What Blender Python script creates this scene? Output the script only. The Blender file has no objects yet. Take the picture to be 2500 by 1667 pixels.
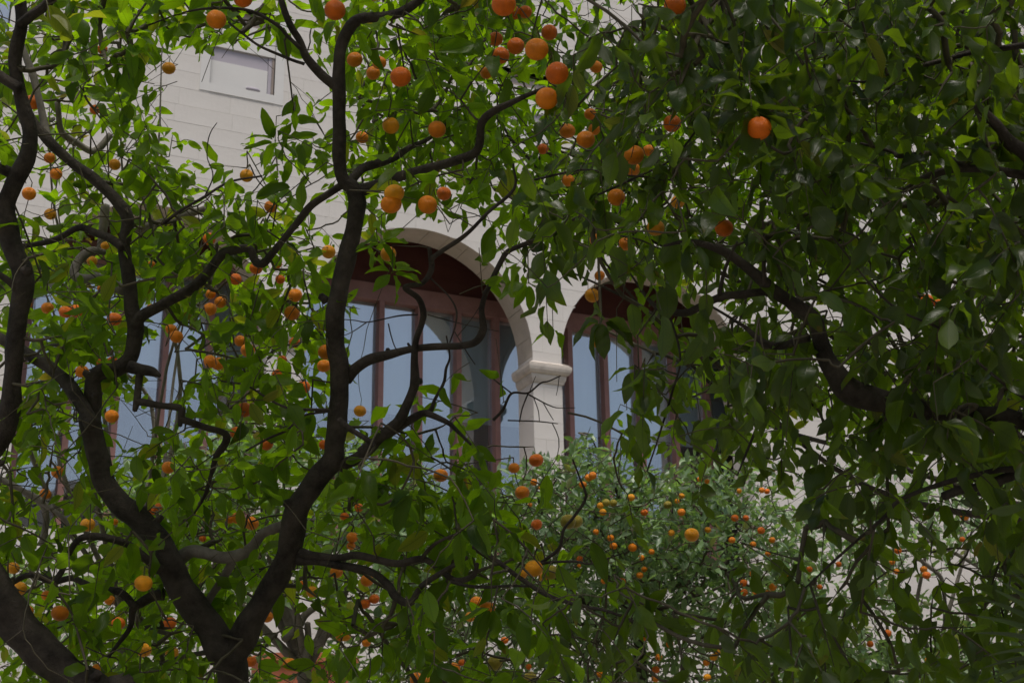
import bpy, math, random
import numpy as np
from mathutils import Vector, Matrix

rng = np.random.default_rng(11)
random.seed(11)
scene = bpy.context.scene
COL = scene.collection

# ------------------------------------------------------------------ camera
W0, H0, FPX = 2500., 1667., 3420.
CX, CY = 1250., 833.5
CAM_H = 1.6
_up = np.array([-140., 9833., -FPX]); _up /= np.linalg.norm(_up)
_u = np.array([7818., -1079., -FPX]); _u -= _up * (_up @ _u); _u /= np.linalg.norm(_u)
_v = np.cross(_up, _u)
ROT = np.array([_u, _v, _up])            # world = ROT @ camera space; the facade runs along world X
cam_d = bpy.data.cameras.new('camera')
cam = bpy.data.objects.new('camera', cam_d)
COL.objects.link(cam)
cam_d.sensor_width = 36.0
cam_d.lens = FPX * 36.0 / W0
cam_d.clip_end = 2000
cam_d.clip_start = 0.05
M4 = Matrix([list(r) + [0] for r in ROT] + [[0, 0, 0, 1]])
cam.matrix_world = Matrix.Translation((0, 0, CAM_H)) @ M4
cam_d.dof.use_dof = True
cam_d.dof.focus_distance = 5.2
cam_d.dof.aperture_fstop = 8.0
scene.camera = cam

# ------------------------------------------------------------------ sky, sun, exposure
SUN_EL, SUN_AZ = math.radians(70), math.radians(195)   # azimuth from +Y towards +X
world = bpy.data.worlds.new('World')
scene.world = world
world.use_nodes = True
nt = world.node_tree
sky = nt.nodes.new('ShaderNodeTexSky')
sky.sky_type = 'NISHITA'
sky.sun_disc = False
sky.sun_elevation = SUN_EL
sky.sun_rotation = SUN_AZ
sky.air_density = 1.0
sky.dust_density = 4.0
sky.ozone_density = 0.6
bg = nt.nodes['Background']
nt.links.new(sky.outputs[0], bg.inputs[0])
bg.inputs[1].default_value = 0.12
sun_d = bpy.data.lights.new('sun', 'SUN')
sun_d.energy = 2.4
sun_d.angle = math.radians(22)
sun_d.color = (1.0, 0.95, 0.88)
sun = bpy.data.objects.new('sun', sun_d)
COL.objects.link(sun)
_d = Vector((math.sin(SUN_AZ) * math.cos(SUN_EL), math.cos(SUN_AZ) * math.cos(SUN_EL), math.sin(SUN_EL)))
sun.rotation_euler = _d.to_track_quat('Z', 'Y').to_euler()
sun.location = _d * 40
scene.view_settings.view_transform = 'Standard'
scene.view_settings.look = 'None'
scene.view_settings.gamma = 1.0
scene.view_settings.exposure = -0.05
scene.render.engine = 'CYCLES'
scene.cycles.max_bounces = 10
scene.cycles.transparent_max_bounces = 12

# ------------------------------------------------------------------ helpers
def P(px, py, d):
    """pixel of the 2500x1667 photograph at depth d (metres along the view axis) -> world point"""
    c = np.array([(px - CX) / FPX * d, -(py - CY) / FPX * d, -d])
    w = ROT @ c
    w[2] += CAM_H
    return w

def proj(p):
    p = np.atleast_2d(p).astype(float).copy()
    p[:, 2] -= CAM_H
    c = p @ ROT
    d = -c[:, 2]
    dd = np.where(d > 0.05, d, 0.05)
    return CX + FPX * c[:, 0] / dd, CY - FPX * c[:, 1] / dd, d

def tag(o, label=None, cat=None, group=None, kind=None):
    if label: o['label'] = label
    if cat: o['category'] = cat
    if group: o['group'] = group
    if kind: o['kind'] = kind
    return o

def empty(name, loc=(0, 0, 0), parent=None):
    o = bpy.data.objects.new(name, None)
    o.empty_display_size = 0.2
    o.location = loc
    COL.objects.link(o)
    if parent: o.parent = parent
    return o

def link(name, mesh, parent=None, loc=None):
    o = bpy.data.objects.new(name, mesh)
    COL.objects.link(o)
    if parent: o.parent = parent
    if loc is not None: o.location = loc
    return o

def mesh_from(name, V, F, mat=None, smooth=False, attrs=None):
    """V (n,3); F list of index tuples or an (m,k) array"""
    me = bpy.data.meshes.new(name)
    V = np.asarray(V, dtype=np.float32)
    if isinstance(F, np.ndarray):
        m, k = F.shape
        flat = F.ravel().astype(np.int32)
        starts = (np.arange(m) * k).astype(np.int32)
    else:
        lens = np.array([len(f) for f in F])
        flat = np.array([i for f in F for i in f], dtype=np.int32)
        starts = np.concatenate([[0], np.cumsum(lens)[:-1]]).astype(np.int32)
        m = len(F)
    me.vertices.add(len(V))
    me.vertices.foreach_set('co', V.ravel())
    me.loops.add(len(flat))
    me.loops.foreach_set('vertex_index', flat)
    me.polygons.add(m)
    me.polygons.foreach_set('loop_start', starts)
    if smooth:
        me.polygons.foreach_set('use_smooth', np.ones(m, dtype=bool))
    else:
        me.polygons.foreach_set('use_smooth', np.zeros(m, dtype=bool))
    for an, av in (attrs or {}).items():
        a = me.attributes.new(an, 'FLOAT', 'POINT')
        a.data.foreach_set('value', np.asarray(av, dtype=np.float32).ravel())
    me.update(calc_edges=True)
    if mat: me.materials.append(mat)
    return me

class MB:
    def __init__(s): s.V = []; s.F = []
    def add(s, V, F):
        n = len(s.V)
        s.V.extend([tuple(v) for v in V]); s.F.extend([tuple(i + n for i in f) for f in F])
    def box(s, x0, x1, y0, y1, z0, z1):
        V = [(x, y, z) for x in (x0, x1) for y in (y0, y1) for z in (z0, z1)]
        s.add(V, [(0, 1, 3, 2), (4, 6, 7, 5), (0, 4, 5, 1), (2, 3, 7, 6), (0, 2, 6, 4), (1, 5, 7, 3)])
    def prism_y(s, poly, y0, y1):
        """polygon in (x,z) counter-clockwise seen from the front (-Y), extruded along Y"""
        n = len(poly)
        V = [(x, y0, z) for x, z in poly] + [(x, y1, z) for x, z in poly]
        F = [tuple(range(n)), tuple(range(2 * n - 1, n - 1, -1))]
        F += [(i, i + n, (i + 1) % n + n, (i + 1) % n) for i in range(n)]
        s.add(V, F)
    def mesh(s, name, mat, smooth=False): return mesh_from(name, s.V, s.F, mat, smooth)
    def build(s, name, mat, parent=None, smooth=False): return link(name, s.mesh(name, mat, smooth), parent)

# ------------------------------------------------------------------ materials
def new_mat(name):
    m = bpy.data.materials.new(name)
    m.use_nodes = True
    t = m.node_tree
    b = t.nodes['Principled BSDF']
    return m, t, b

def N(t, kind, **kw):
    n = t.nodes.new(kind)
    for k, v in kw.items():
        if k in n.inputs: n.inputs[k].default_value = v
        else: setattr(n, k, v)
    return n

def ramp(t, fac, stops):
    r = t.nodes.new('ShaderNodeValToRGB')
    e = r.color_ramp.elements
    while len(e) < len(stops): e.new(0.5)
    for i, (p, c) in enumerate(stops):
        e[i].position = p; e[i].color = (c[0], c[1], c[2], 1)
    t.links.new(fac, r.inputs[0])
    return r

def noise_mat(name, c0, c1, scale=6, rough=0.8, bump=0.2, detail=6, bscale=None, spec=0.3, mid=(0.3, 0.7), rnd=0.0, dist=0.01):
    m, t, b = new_mat(name)
    tc = N(t, 'ShaderNodeTexCoord')
    nz = N(t, 'ShaderNodeTexNoise', Scale=scale, Detail=detail, Roughness=0.65)
    t.links.new(tc.outputs['Object'], nz.inputs['Vector'])
    r = ramp(t, nz.outputs[0], [(mid[0], c0), (mid[1], c1)])
    out = r.outputs[0]
    if rnd:
        oi = N(t, 'ShaderNodeNewGeometry')
        mr = N(t, 'ShaderNodeMapRange'); mr.inputs[3].default_value = 1 - rnd; mr.inputs[4].default_value = 1 + rnd
        t.links.new(oi.outputs['Random Per Island'], mr.inputs[0])
        mx = N(t, 'ShaderNodeVectorMath', operation='SCALE')
        t.links.new(out, mx.inputs[0]); t.links.new(mr.outputs[0], mx.inputs['Scale'])
        out = mx.outputs[0]
    t.links.new(out, b.inputs['Base Color'])
    b.inputs['Roughness'].default_value = rough
    b.inputs['Specular IOR Level'].default_value = spec
    if bump:
        n2 = N(t, 'ShaderNodeTexNoise', Scale=bscale or scale * 6, Detail=8, Roughness=0.7)
        t.links.new(tc.outputs['Object'], n2.inputs['Vector'])
        bp = N(t, 'ShaderNodeBump', Strength=bump, Distance=dist)
        t.links.new(n2.outputs[0], bp.inputs['Height'])
        t.links.new(bp.outputs[0], b.inputs['Normal'])
    return m

M_STONE = noise_mat('limestone', (0.60, 0.565, 0.52), (0.70, 0.665, 0.62), 1.1, 0.85, 0.25, bscale=22, rnd=0.02)
M_MORTAR = noise_mat('mortar', (0.57, 0.535, 0.495), (0.63, 0.595, 0.555), 3, 0.9, 0.2)
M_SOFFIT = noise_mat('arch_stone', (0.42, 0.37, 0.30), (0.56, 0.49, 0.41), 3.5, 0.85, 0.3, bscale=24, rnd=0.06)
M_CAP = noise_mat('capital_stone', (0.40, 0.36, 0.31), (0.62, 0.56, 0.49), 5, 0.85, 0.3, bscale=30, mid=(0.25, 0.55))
M_WOOD = noise_mat('red_painted_wood', (0.25, 0.125, 0.105), (0.34, 0.185, 0.16), 5, 0.55, 0.1, spec=0.4)
M_WOODD = noise_mat('dark_red_wood', (0.095, 0.034, 0.028), (0.14, 0.050, 0.042), 3, 0.6, 0.15)
M_BLIND = noise_mat('pale_blue_blind', (0.70, 0.83, 0.86), (0.76, 0.88, 0.90), 2.5, 0.9, 0.03)
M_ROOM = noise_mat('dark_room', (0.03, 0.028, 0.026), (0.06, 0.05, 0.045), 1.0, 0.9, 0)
M_WHITE = noise_mat('white_render', (0.63, 0.615, 0.585), (0.68, 0.665, 0.635), 2, 0.7, 0.05)
M_PINK = noise_mat('pinkish_panel', (0.50, 0.42, 0.38), (0.56, 0.48, 0.44), 2, 0.7, 0.05)
M_LILAC = noise_mat('lilac_shade_and_trim', (0.40, 0.37, 0.41), (0.46, 0.42, 0.46), 2, 0.8, 0.03)
M_METAL = noise_mat('dull_metal', (0.25, 0.2, 0.17), (0.32, 0.27, 0.23), 8, 0.5, 0.05, spec=0.5)
M_TERRA = noise_mat('terracotta_paint', (0.36, 0.11, 0.055), (0.46, 0.16, 0.08), 4, 0.85, 0.4, bscale=20)
M_GROUND = noise_mat('paving', (0.20, 0.18, 0.15), (0.30, 0.27, 0.23), 1.5, 0.9, 0.4)
M_BARK = noise_mat('bark', (0.022, 0.018, 0.015), (0.115, 0.095, 0.08), 11, 0.8, 1.0, detail=10, bscale=60, spec=0.25, mid=(0.32, 0.72), dist=0.014)
M_BARKG = noise_mat('pale_bark', (0.12, 0.105, 0.09), (0.25, 0.225, 0.195), 16, 0.85, 0.8, bscale=80, dist=0.006)
M_TWIG = noise_mat('twig_bark', (0.05, 0.045, 0.028), (0.13, 0.11, 0.075), 9, 0.8, 0)
M_CALYX = noise_mat('green_stalk', (0.10, 0.13, 0.03), (0.15, 0.18, 0.05), 30, 0.7, 0)

def glass_mat():
    m, t, b = new_mat('window_glass')
    t.nodes.remove(b)
    out = t.nodes['Material Output']
    tr = N(t, 'ShaderNodeBsdfTransparent'); tr.inputs[0].default_value = (0.97, 0.985, 0.99, 1)
    gl = N(t, 'ShaderNodeBsdfGlossy', Roughness=0.012)
    gl.inputs[0].default_value = (0.9, 0.93, 0.95, 1)
    fr = N(t, 'ShaderNodeFresnel', IOR=1.5)
    mr = N(t, 'ShaderNodeMapRange')
    mr.inputs[1].default_value = 0.03; mr.inputs[2].default_value = 0.5
    mr.inputs[3].default_value = 0.30; mr.inputs[4].default_value = 0.8
    mx = N(t, 'ShaderNodeMixShader')
    t.links.new(fr.outputs[0], mr.inputs[0]); t.links.new(mr.outputs[0], mx.inputs[0])
    t.links.new(tr.outputs[0], mx.inputs[1]); t.links.new(gl.outputs[0], mx.inputs[2])
    tc = N(t, 'ShaderNodeTexCoord')
    nz = N(t, 'ShaderNodeTexNoise', Scale=1.3, Detail=1.0)
    t.links.new(tc.outputs['Object'], nz.inputs['Vector'])
    bp = N(t, 'ShaderNodeBump', Strength=0.3, Distance=0.02)
    t.links.new(nz.outputs[0], bp.inputs['Height']); t.links.new(bp.outputs[0], gl.inputs['Normal'])
    t.links.new(mx.outputs[0], out.inputs[0])
    return m
M_GLASS = glass_mat()

def stonewall_mat():
    m, t, b = new_mat('rough_stone_wall')
    tc = N(t, 'ShaderNodeTexCoord')
    mp = N(t, 'ShaderNodeMapping'); mp.inputs['Rotation'].default_value = (math.radians(90), 0, 0)
    t.links.new(tc.outputs['Object'], mp.inputs[0])
    nz0 = N(t, 'ShaderNodeTexNoise', Scale=1.5, Detail=2.0)
    t.links.new(mp.outputs[0], nz0.inputs[0])
    ad = N(t, 'ShaderNodeVectorMath', operation='MULTIPLY_ADD'); ad.inputs[1].default_value = (0.25, 0.25, 0.25)
    t.links.new(nz0.outputs['Color'], ad.inputs[0]); t.links.new(mp.outputs[0], ad.inputs[2])
    br = N(t, 'ShaderNodeTexBrick', Scale=1.0)
    br.inputs['Color1'].default_value = (0.50, 0.45, 0.38, 1); br.inputs['Color2'].default_value = (0.36, 0.32, 0.27, 1)
    br.inputs['Mortar'].default_value = (0.07, 0.06, 0.05, 1)
    br.inputs['Mortar Size'].default_value = 0.025
    br.inputs['Brick Width'].default_value = 0.62; br.inputs['Row Height'].default_value = 0.3
    t.links.new(ad.outputs[0], br.inputs['Vector'])
    t.links.new(br.outputs[0], b.inputs['Base Color'])
    b.inputs['Roughness'].default_value = 0.9
    return m
M_RUBBLE = stonewall_mat()

def leaf_mat(name, dark, mid, light, trans, tmix, rough=0.36, under=(0.11, 0.15, 0.085), spec=0.5):
    m, t, b = new_mat(name)
    out = t.nodes['Material Output']
    at = N(t, 'ShaderNodeAttribute', attribute_name='tint')
    lu = N(t, 'ShaderNodeAttribute', attribute_name='lu')
    lv = N(t, 'ShaderNodeAttribute', attribute_name='lv')
    r = ramp(t, at.outputs['Fac'], [(0.0, dark), (0.45, mid), (0.86, light), (0.95, (0.20, 0.17, 0.025)), (1.0, (0.16, 0.07, 0.02))])
    ab = N(t, 'ShaderNodeMath', operation='ABSOLUTE'); t.links.new(lu.outputs['Fac'], ab.inputs[0])
    # side veins: sin( (lv - 0.25*|lu|) * k )
    m1 = N(t, 'ShaderNodeMath', operation='MULTIPLY_ADD'); m1.inputs[1].default_value = -0.28
    t.links.new(ab.outputs[0], m1.inputs[0]); t.links.new(lv.outputs['Fac'], m1.inputs[2])
    m2 = N(t, 'ShaderNodeMath', operation='MULTIPLY'); m2.inputs[1].default_value = 62.0
    t.links.new(m1.outputs[0], m2.inputs[0])
    sn = N(t, 'ShaderNodeMath', operation='SINE'); t.links.new(m2.outputs[0], sn.inputs[0])
    pw = N(t, 'ShaderNodeMapRange'); pw.inputs[1].default_value = 0.55; pw.inputs[2].default_value = 1.0
    pw.inputs[3].default_value = 0; pw.inputs[4].default_value = 0.30
    t.links.new(sn.outputs[0], pw.inputs[0])
    rib = N(t, 'ShaderNodeMapRange'); rib.inputs[1].default_value = 0.0; rib.inputs[2].default_value = 0.10
    rib.inputs[3].default_value = 0.8; rib.inputs[4].default_value = 0.0
    t.links.new(ab.outputs[0], rib.inputs[0])
    vein = N(t, 'ShaderNodeMath', operation='MAXIMUM')
    t.links.new(pw.outputs[0], vein.inputs[0]); t.links.new(rib.outputs[0], vein.inputs[1])
    tc = N(t, 'ShaderNodeTexCoord')
    nz = N(t, 'ShaderNodeTexNoise', Scale=45.0, Detail=4.0)
    t.links.new(tc.outputs['Object'], nz.inputs['Vector'])
    nr = N(t, 'ShaderNodeMapRange'); nr.inputs[1].default_value = 0.3; nr.inputs[2].default_value = 0.7
    nr.inputs[3].default_value = 0.72; nr.inputs[4].default_value = 1.28
    t.links.new(nz.outputs[0], nr.inputs[0])
    sc = N(t, 'ShaderNodeVectorMath', operation='SCALE')
    t.links.new(r.outputs[0], sc.inputs[0]); t.links.new(nr.outputs[0], sc.inputs['Scale'])
    mv = N(t, 'ShaderNodeMix', data_type='RGBA'); mv.inputs[7].default_value = (light[0] * 1.3, light[1] * 1.25, light[2] * 1.6, 1)
    t.links.new(vein.outputs[0], mv.inputs[0]); t.links.new(sc.outputs[0], mv.inputs[6])
    geo = N(t, 'ShaderNodeNewGeometry')
    bf = N(t, 'ShaderNodeMath', operation='MULTIPLY'); bf.inputs[1].default_value = 0.55
    t.links.new(geo.outputs['Backfacing'], bf.inputs[0])
    mu = N(t, 'ShaderNodeMix', data_type='RGBA'); mu.inputs[7].default_value = (*under, 1)
    t.links.new(bf.outputs[0], mu.inputs[0]); t.links.new(mv.outputs[2], mu.inputs[6])
    oi = N(t, 'ShaderNodeObjectInfo')
    of = N(t, 'ShaderNodeVectorMath', operation='ADD')
    osc = N(t, 'ShaderNodeMath', operation='MULTIPLY'); osc.inputs[1].default_value = 37.0
    t.links.new(oi.outputs['Random'], osc.inputs[0])
    t.links.new(tc.outputs['Object'], of.inputs[0]); t.links.new(osc.outputs[0], of.inputs[1])
    sp = N(t, 'ShaderNodeTexNoise', Scale=19.0, Detail=5.0, Roughness=0.7)
    t.links.new(of.outputs[0], sp.inputs['Vector'])
    tipm = N(t, 'ShaderNodeMapRange'); tipm.inputs[1].default_value = 0.55; tipm.inputs[2].default_value = 1.0
    tipm.inputs[3].default_value = 0.0; tipm.inputs[4].default_value = 0.14
    t.links.new(lv.outputs['Fac'], tipm.inputs[0])
    ad2 = N(t, 'ShaderNodeMath', operation='ADD')
    t.links.new(sp.outputs[0], ad2.inputs[0]); t.links.new(tipm.outputs[0], ad2.inputs[1])
    spm = N(t, 'ShaderNodeMapRange'); spm.inputs[1].default_value = 0.66; spm.inputs[2].default_value = 0.76
    spm.inputs[3].default_value = 0.0; spm.inputs[4].default_value = 0.75
    t.links.new(ad2.outputs[0], spm.inputs[0])
    msp = N(t, 'ShaderNodeMix', data_type='RGBA'); msp.inputs[7].default_value = (0.17, 0.115, 0.02, 1)
    t.links.new(spm.outputs[0], msp.inputs[0]); t.links.new(mu.outputs[2], msp.inputs[6])
    t.links.new(msp.outputs[2], b.inputs['Base Color'])
    b.inputs['Specular IOR Level'].default_value = spec
    rr = N(t, 'ShaderNodeMapRange'); rr.inputs[3].default_value = rough; rr.inputs[4].default_value = rough + 0.3
    t.links.new(geo.outputs['Backfacing'], rr.inputs[0]); t.links.new(rr.outputs[0], b.inputs['Roughness'])
    bp = N(t, 'ShaderNodeBump', Strength=0.5, Distance=0.0012)
    bp.invert = True
    t.links.new(vein.outputs[0], bp.inputs['Height']); t.links.new(bp.outputs[0], b.inputs['Normal'])
    tr = N(t, 'ShaderNodeBsdfTranslucent')
    tcx = N(t, 'ShaderNodeMix', data_type='RGBA', blend_type='MULTIPLY'); tcx.inputs[0].default_value = 1.0
    nm = N(t, 'ShaderNodeVectorMath', operation='SCALE'); nm.inputs['Scale'].default_value = 1.0
    # transmitted colour: shifts with the leaf's own tint, veins stay darker
    r2 = ramp(t, at.outputs['Fac'], [(0.0, [c * 0.35 for c in trans]), (0.45, trans), (0.86, [min(1, c * 1.7) for c in trans]), (0.97, (0.5, 0.36, 0.03)), (1.0, (0.3, 0.12, 0.02))])
    vd = N(t, 'ShaderNodeMapRange'); vd.inputs[3].default_value = 1.0; vd.inputs[4].default_value = 0.55
    t.links.new(vein.outputs[0], vd.inputs[0])
    t.links.new(r2.outputs[0], nm.inputs[0]); t.links.new(vd.outputs[0], nm.inputs['Scale'])
    ms2 = N(t, 'ShaderNodeMix', data_type='RGBA'); ms2.inputs[7].default_value = (0.34, 0.24, 0.02, 1)
    t.links.new(spm.outputs[0], ms2.inputs[0]); t.links.new(nm.outputs[0], ms2.inputs[6])
    t.links.new(ms2.outputs[2], tr.inputs[0])
    mx = N(t, 'ShaderNodeMixShader'); mx.inputs[0].default_value = tmix
    t.links.new(b.outputs[0], mx.inputs[1]); t.links.new(tr.outputs[0], mx.inputs[2])
    t.links.new(mx.outputs[0], out.inputs[0])
    return m

M_LEAF = leaf_mat('citrus_leaf', (0.016, 0.038, 0.006), (0.040, 0.085, 0.009), (0.08, 0.15, 0.014), (0.27, 0.47, 0.004), 0.56, rough=0.42, under=(0.07, 0.11, 0.025), spec=0.28)
M_LEAFD = leaf_mat('shaded_citrus_leaf', (0.014, 0.028, 0.006), (0.032, 0.060, 0.008), (0.06, 0.11, 0.012), (0.26, 0.42, 0.004), 0.5, rough=0.3, under=(0.08, 0.10, 0.05), spec=0.6)  # shade of the right canopy put into darker leaf greens
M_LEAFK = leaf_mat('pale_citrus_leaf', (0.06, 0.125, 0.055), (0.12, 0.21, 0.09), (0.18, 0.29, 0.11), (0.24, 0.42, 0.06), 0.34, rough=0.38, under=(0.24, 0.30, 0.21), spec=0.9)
M_PALM = leaf_mat('palm_leaf', (0.015, 0.03, 0.012), (0.03, 0.05, 0.02), (0.05, 0.08, 0.03), (0.06, 0.12, 0.02), 0.25)

def orange_mat():
    m, t, b = new_mat('orange_peel')
    oi = N(t, 'ShaderNodeObjectInfo')
    tc = N(t, 'ShaderNodeTexCoord')
    nz = N(t, 'ShaderNodeTexNoise', Scale=1.1, Detail=3.0)
    t.links.new(tc.outputs['Object'], nz.inputs['Vector'])
    nr = N(t, 'ShaderNodeMapRange'); nr.inputs[1].default_value = 0.3; nr.inputs[2].default_value = 0.7
    nr.inputs[3].default_value = 0.8; nr.inputs[4].default_value = 1.15
    t.links.new(nz.outputs[0], nr.inputs[0])
    sc = N(t, 'ShaderNodeVectorMath', operation='SCALE')
    t.links.new(oi.outputs['Color'], sc.inputs[0]); t.links.new(nr.outputs[0], sc.inputs['Scale'])
    of = N(t, 'ShaderNodeVectorMath', operation='ADD')
    osc = N(t, 'ShaderNodeMath', operation='MULTIPLY'); osc.inputs[1].default_value = 53.0
    t.links.new(oi.outputs['Random'], osc.inputs[0]); t.links.new(tc.outputs['Object'], of.inputs[0]); t.links.new(osc.outputs[0], of.inputs[1])
    t.links.new(of.outputs[0], nz.inputs['Vector'])
    n3 = N(t, 'ShaderNodeTexNoise', Scale=2.6, Detail=7.0, Roughness=0.75)
    t.links.new(of.outputs[0], n3.inputs['Vector'])
    m3 = N(t, 'ShaderNodeMapRange'); m3.inputs[1].default_value = 0.62; m3.inputs[2].default_value = 0.72; m3.inputs[4].default_value = 0.55
    t.links.new(n3.outputs[0], m3.inputs[0])
    mxs = N(t, 'ShaderNodeMix', data_type='RGBA'); mxs.inputs[7].default_value = (0.33, 0.14, 0.04, 1)
    t.links.new(m3.outputs[0], mxs.inputs[0]); t.links.new(sc.outputs[0], mxs.inputs[6])
    sep = N(t, 'ShaderNodeSeparateXYZ'); t.links.new(tc.outputs['Object'], sep.inputs[0])
    mz = N(t, 'ShaderNodeMapRange'); mz.inputs[1].default_value = 0.62; mz.inputs[2].default_value = 1.0; mz.inputs[4].default_value = 0.5
    t.links.new(sep.outputs['Z'], mz.inputs[0])
    mg = N(t, 'ShaderNodeMix', data_type='RGBA'); mg.inputs[7].default_value = (0.42, 0.30, 0.03, 1)
    t.links.new(mz.outputs[0], mg.inputs[0]); t.links.new(mxs.outputs[2], mg.inputs[6])
    t.links.new(mg.outputs[2], b.inputs['Base Color'])
    b.inputs['Roughness'].default_value = 0.36
    b.inputs['Specular IOR Level'].default_value = 0.3
    b.inputs['Subsurface Weight'].default_value = 0.0
    vo = N(t, 'ShaderNodeTexVoronoi', Scale=26.0)
    t.links.new(tc.outputs['Object'], vo.inputs['Vector'])
    bp = N(t, 'ShaderNodeBump', Strength=0.35, Distance=0.02)
    t.links.new(vo.outputs[0], bp.inputs['Height']); t.links.new(bp.outputs[0], b.inputs['Normal'])
    return m
M_ORANGE = orange_mat()

# ------------------------------------------------------------------ ground and far courtyard wall
D = 13.0
g = MB(); g.add([(-400, -400, 0), (400, -400, 0), (400, 400, 0), (-400, 400, 0)], [(0, 1, 2, 3)])
tag(g.build('ground', M_GROUND), kind='structure')

ow = empty('courtyard_wall', (4, -14, 0))
tag(ow, 'rough grey stone courtyard wall facing the arcade, seen mirrored in its glass', 'wall')
w = MB(); w.box(-22, 26, -0.8, 0, 0, 11.0); w.build('wall', M_RUBBLE, ow)
w = MB(); w.box(-22.1, 26.1, -0.9, 0.12, 11.003, 11.22); w.build('coping', M_CAP, ow)

# ------------------------------------------------------------------ building
bld = empty('stone_building', (5, D, 0))
tag(bld, 'pale limestone building with round-arched glazed arcade behind the orange trees', 'building')
ox, oy = 5.0, D            # local origin of the building
BAYS = [(2.19, 6.36, 1.15), (5.00, 6.45, 1.28), (7.835, 6.47, 1.205)]   # xc, zc, r of each arch
SOF = 0.38
WINS = [(2.60, 3.29, 8.98, 9.95), (0.10, 0.60, 9.02, 10.6), (5.9, 6.6, 8.98, 9.95), (9.2, 9.9, 8.98, 9.95)]
X0, X1, ZT = -3.0, 17.0, 14.6
SILL = 4.2

GROW = 0.0
def top_open(x):
    """list of open z intervals at x"""
    r = []
    for xc, zc, rr in BAYS:
        rr = rr + GROW
        if abs(x - xc) < rr:
            r.append((SILL, zc + math.sqrt(max(0, rr * rr - (x - xc) ** 2))))
    for a, b_, z0, z1 in WINS:
        if a < x < b_: r.append((z0, z1))
    return r

def free_runs(x0, x1, z0, z1):
    """rect minus openings -> list of polygons (x,z)"""
    xs = set([x0, x1])
    for xc, zc, rr in BAYS:
        rr = rr + GROW
        for k in range(0, 61):
            xx = xc - rr * math.cos(math.pi * k / 60)
            if x0 < xx < x1: xs.add(xx)
    for a, b_, _, _ in WINS:
        for xx in (a, b_):
            if x0 < xx < x1: xs.add(xx)
    xs = sorted(xs)
    polys = []; cur = None
    def flush(c):
        if c and len(c) >= 1:
            bot = [(s[0], s[2]) for s in c] + [(c[-1][1], c[-1][3])]
            topp = [(c[-1][1], c[-1][5])] + [(s[0], s[4]) for s in reversed(c)]
            pl = []
            for q in bot + topp:
                if not pl or (abs(q[0] - pl[-1][0]) + abs(q[1] - pl[-1][1])) > 1e-5: pl.append(q)
            if abs(pl[0][0] - pl[-1][0]) + abs(pl[0][1] - pl[-1][1]) < 1e-5: pl.pop()
            if len(pl) >= 3: polys.append(pl)
    for a, b_ in zip(xs[:-1], xs[1:]):
        if b_ - a < 1e-6: continue
        e = 1e-5
        oa, ob = top_open(a + e), top_open(b_ - e)
        la, ta, lb, tb = z0, z1, z0, z1
        for (o0, o1), (p0, p1) in zip(oa, ob):
            if o0 <= z0 + 1e-6:                 # opening reaches below the block: raise its bottom edge
                if max(o1, p1) > z0: la = max(la, min(o1, z1)); lb = max(lb, min(p1, z1))
            elif o0 < z1:                       # opening starts inside the block: lower its top edge
                ta = min(ta, max(o0, z0)); tb = min(tb, max(p0, z0))
        if (ta - la) < 1e-4 and (tb - lb) < 1e-4:
            flush(cur); cur = None
            continue
        seg = (a, b_, la, lb, max(ta, la), max(tb, lb))
        if cur and (abs(cur[-1][3] - la) > 1e-3 or abs(cur[-1][5] - seg[4]) > 1e-3):
            flush(cur); cur = None
        cur = (cur or []) + [seg]
    flush(cur)
    return polys

# mortar backing of the facade, with the same openings
GROW = 0.03
mb = MB()
for pl in free_runs(X0, X1, 0.0, SILL) + free_runs(X0, X1, SILL, 7.9) + free_runs(X0, X1, 7.9, 8.98) + free_runs(X0, X1, 8.98, 10.6) + free_runs(X0, X1, 10.6, ZT):
    mb.prism_y([(x - ox, z) for x, z in pl], 0.0032, 0.34)
mb.build('wall', M_MORTAR, bld)
GROW = 0.0
# ashlar blocks, proud of the mortar
CH = 0.196
blocks = []
row = 0; z = 2.0
while z < 13.2:
    x = X0 + 2.8 + rng.uniform(0, 0.3)
    while x < 15.2:
        L = rng.uniform(0.34, 0.62)
        for pl in free_runs(x + 0.001, x + L - 0.001, z + 0.0015, z + CH - 0.0015):
            ar = abs(sum(pl[i][0] * pl[(i + 1) % len(pl)][1] - pl[(i + 1) % len(pl)][0] * pl[i][1] for i in range(len(pl)))) / 2
            if ar > 0.0012: blocks.append(pl)
        x += L
    z += CH; row += 1

def block_rank(pl):
    cx_ = sum(p[0] for p in pl) / len(pl); cz_ = sum(p[1] for p in pl) / len(pl)
    px, py, d = proj([[cx_, D, cz_]])
    px, py = px[0], py[0]
    if not (-20 < px < 2520 and -20 < py < 1690): return 9e9
    # where the photograph shows the wall between the leaves
    pts = [(560, 240), (640, 330), (1330, 760), (1330, 1000), (20, 900), (700, 960), (1060, 520), (480, 330), (740, 60), (620, 60)]
    return min(math.hypot(px - a, py - b_) for a, b_ in pts)
blocks.sort(key=block_rank)
rest = MB()
for i, pl in enumerate(blocks):
    q = rng.uniform(-0.0008, 0.0008)
    if i < 290:
        cx_ = sum(p[0] for p in pl) / len(pl); cz_ = sum(p[1] for p in pl) / len(pl)
        m = MB(); m.prism_y([(x - cx_, z_ - cz_) for x, z_ in pl], q + 0.0005, 0.005)
        link('stone_block', m.mesh('stone_block', M_STONE), bld, (cx_ - ox, 0, cz_))
    else:
        rest.prism_y([(x - ox, z_) for x, z_ in pl], q + 0.0005, 0.005)
tag(rest.build('stone_blocks', M_STONE, bld), kind='stuff')

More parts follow.
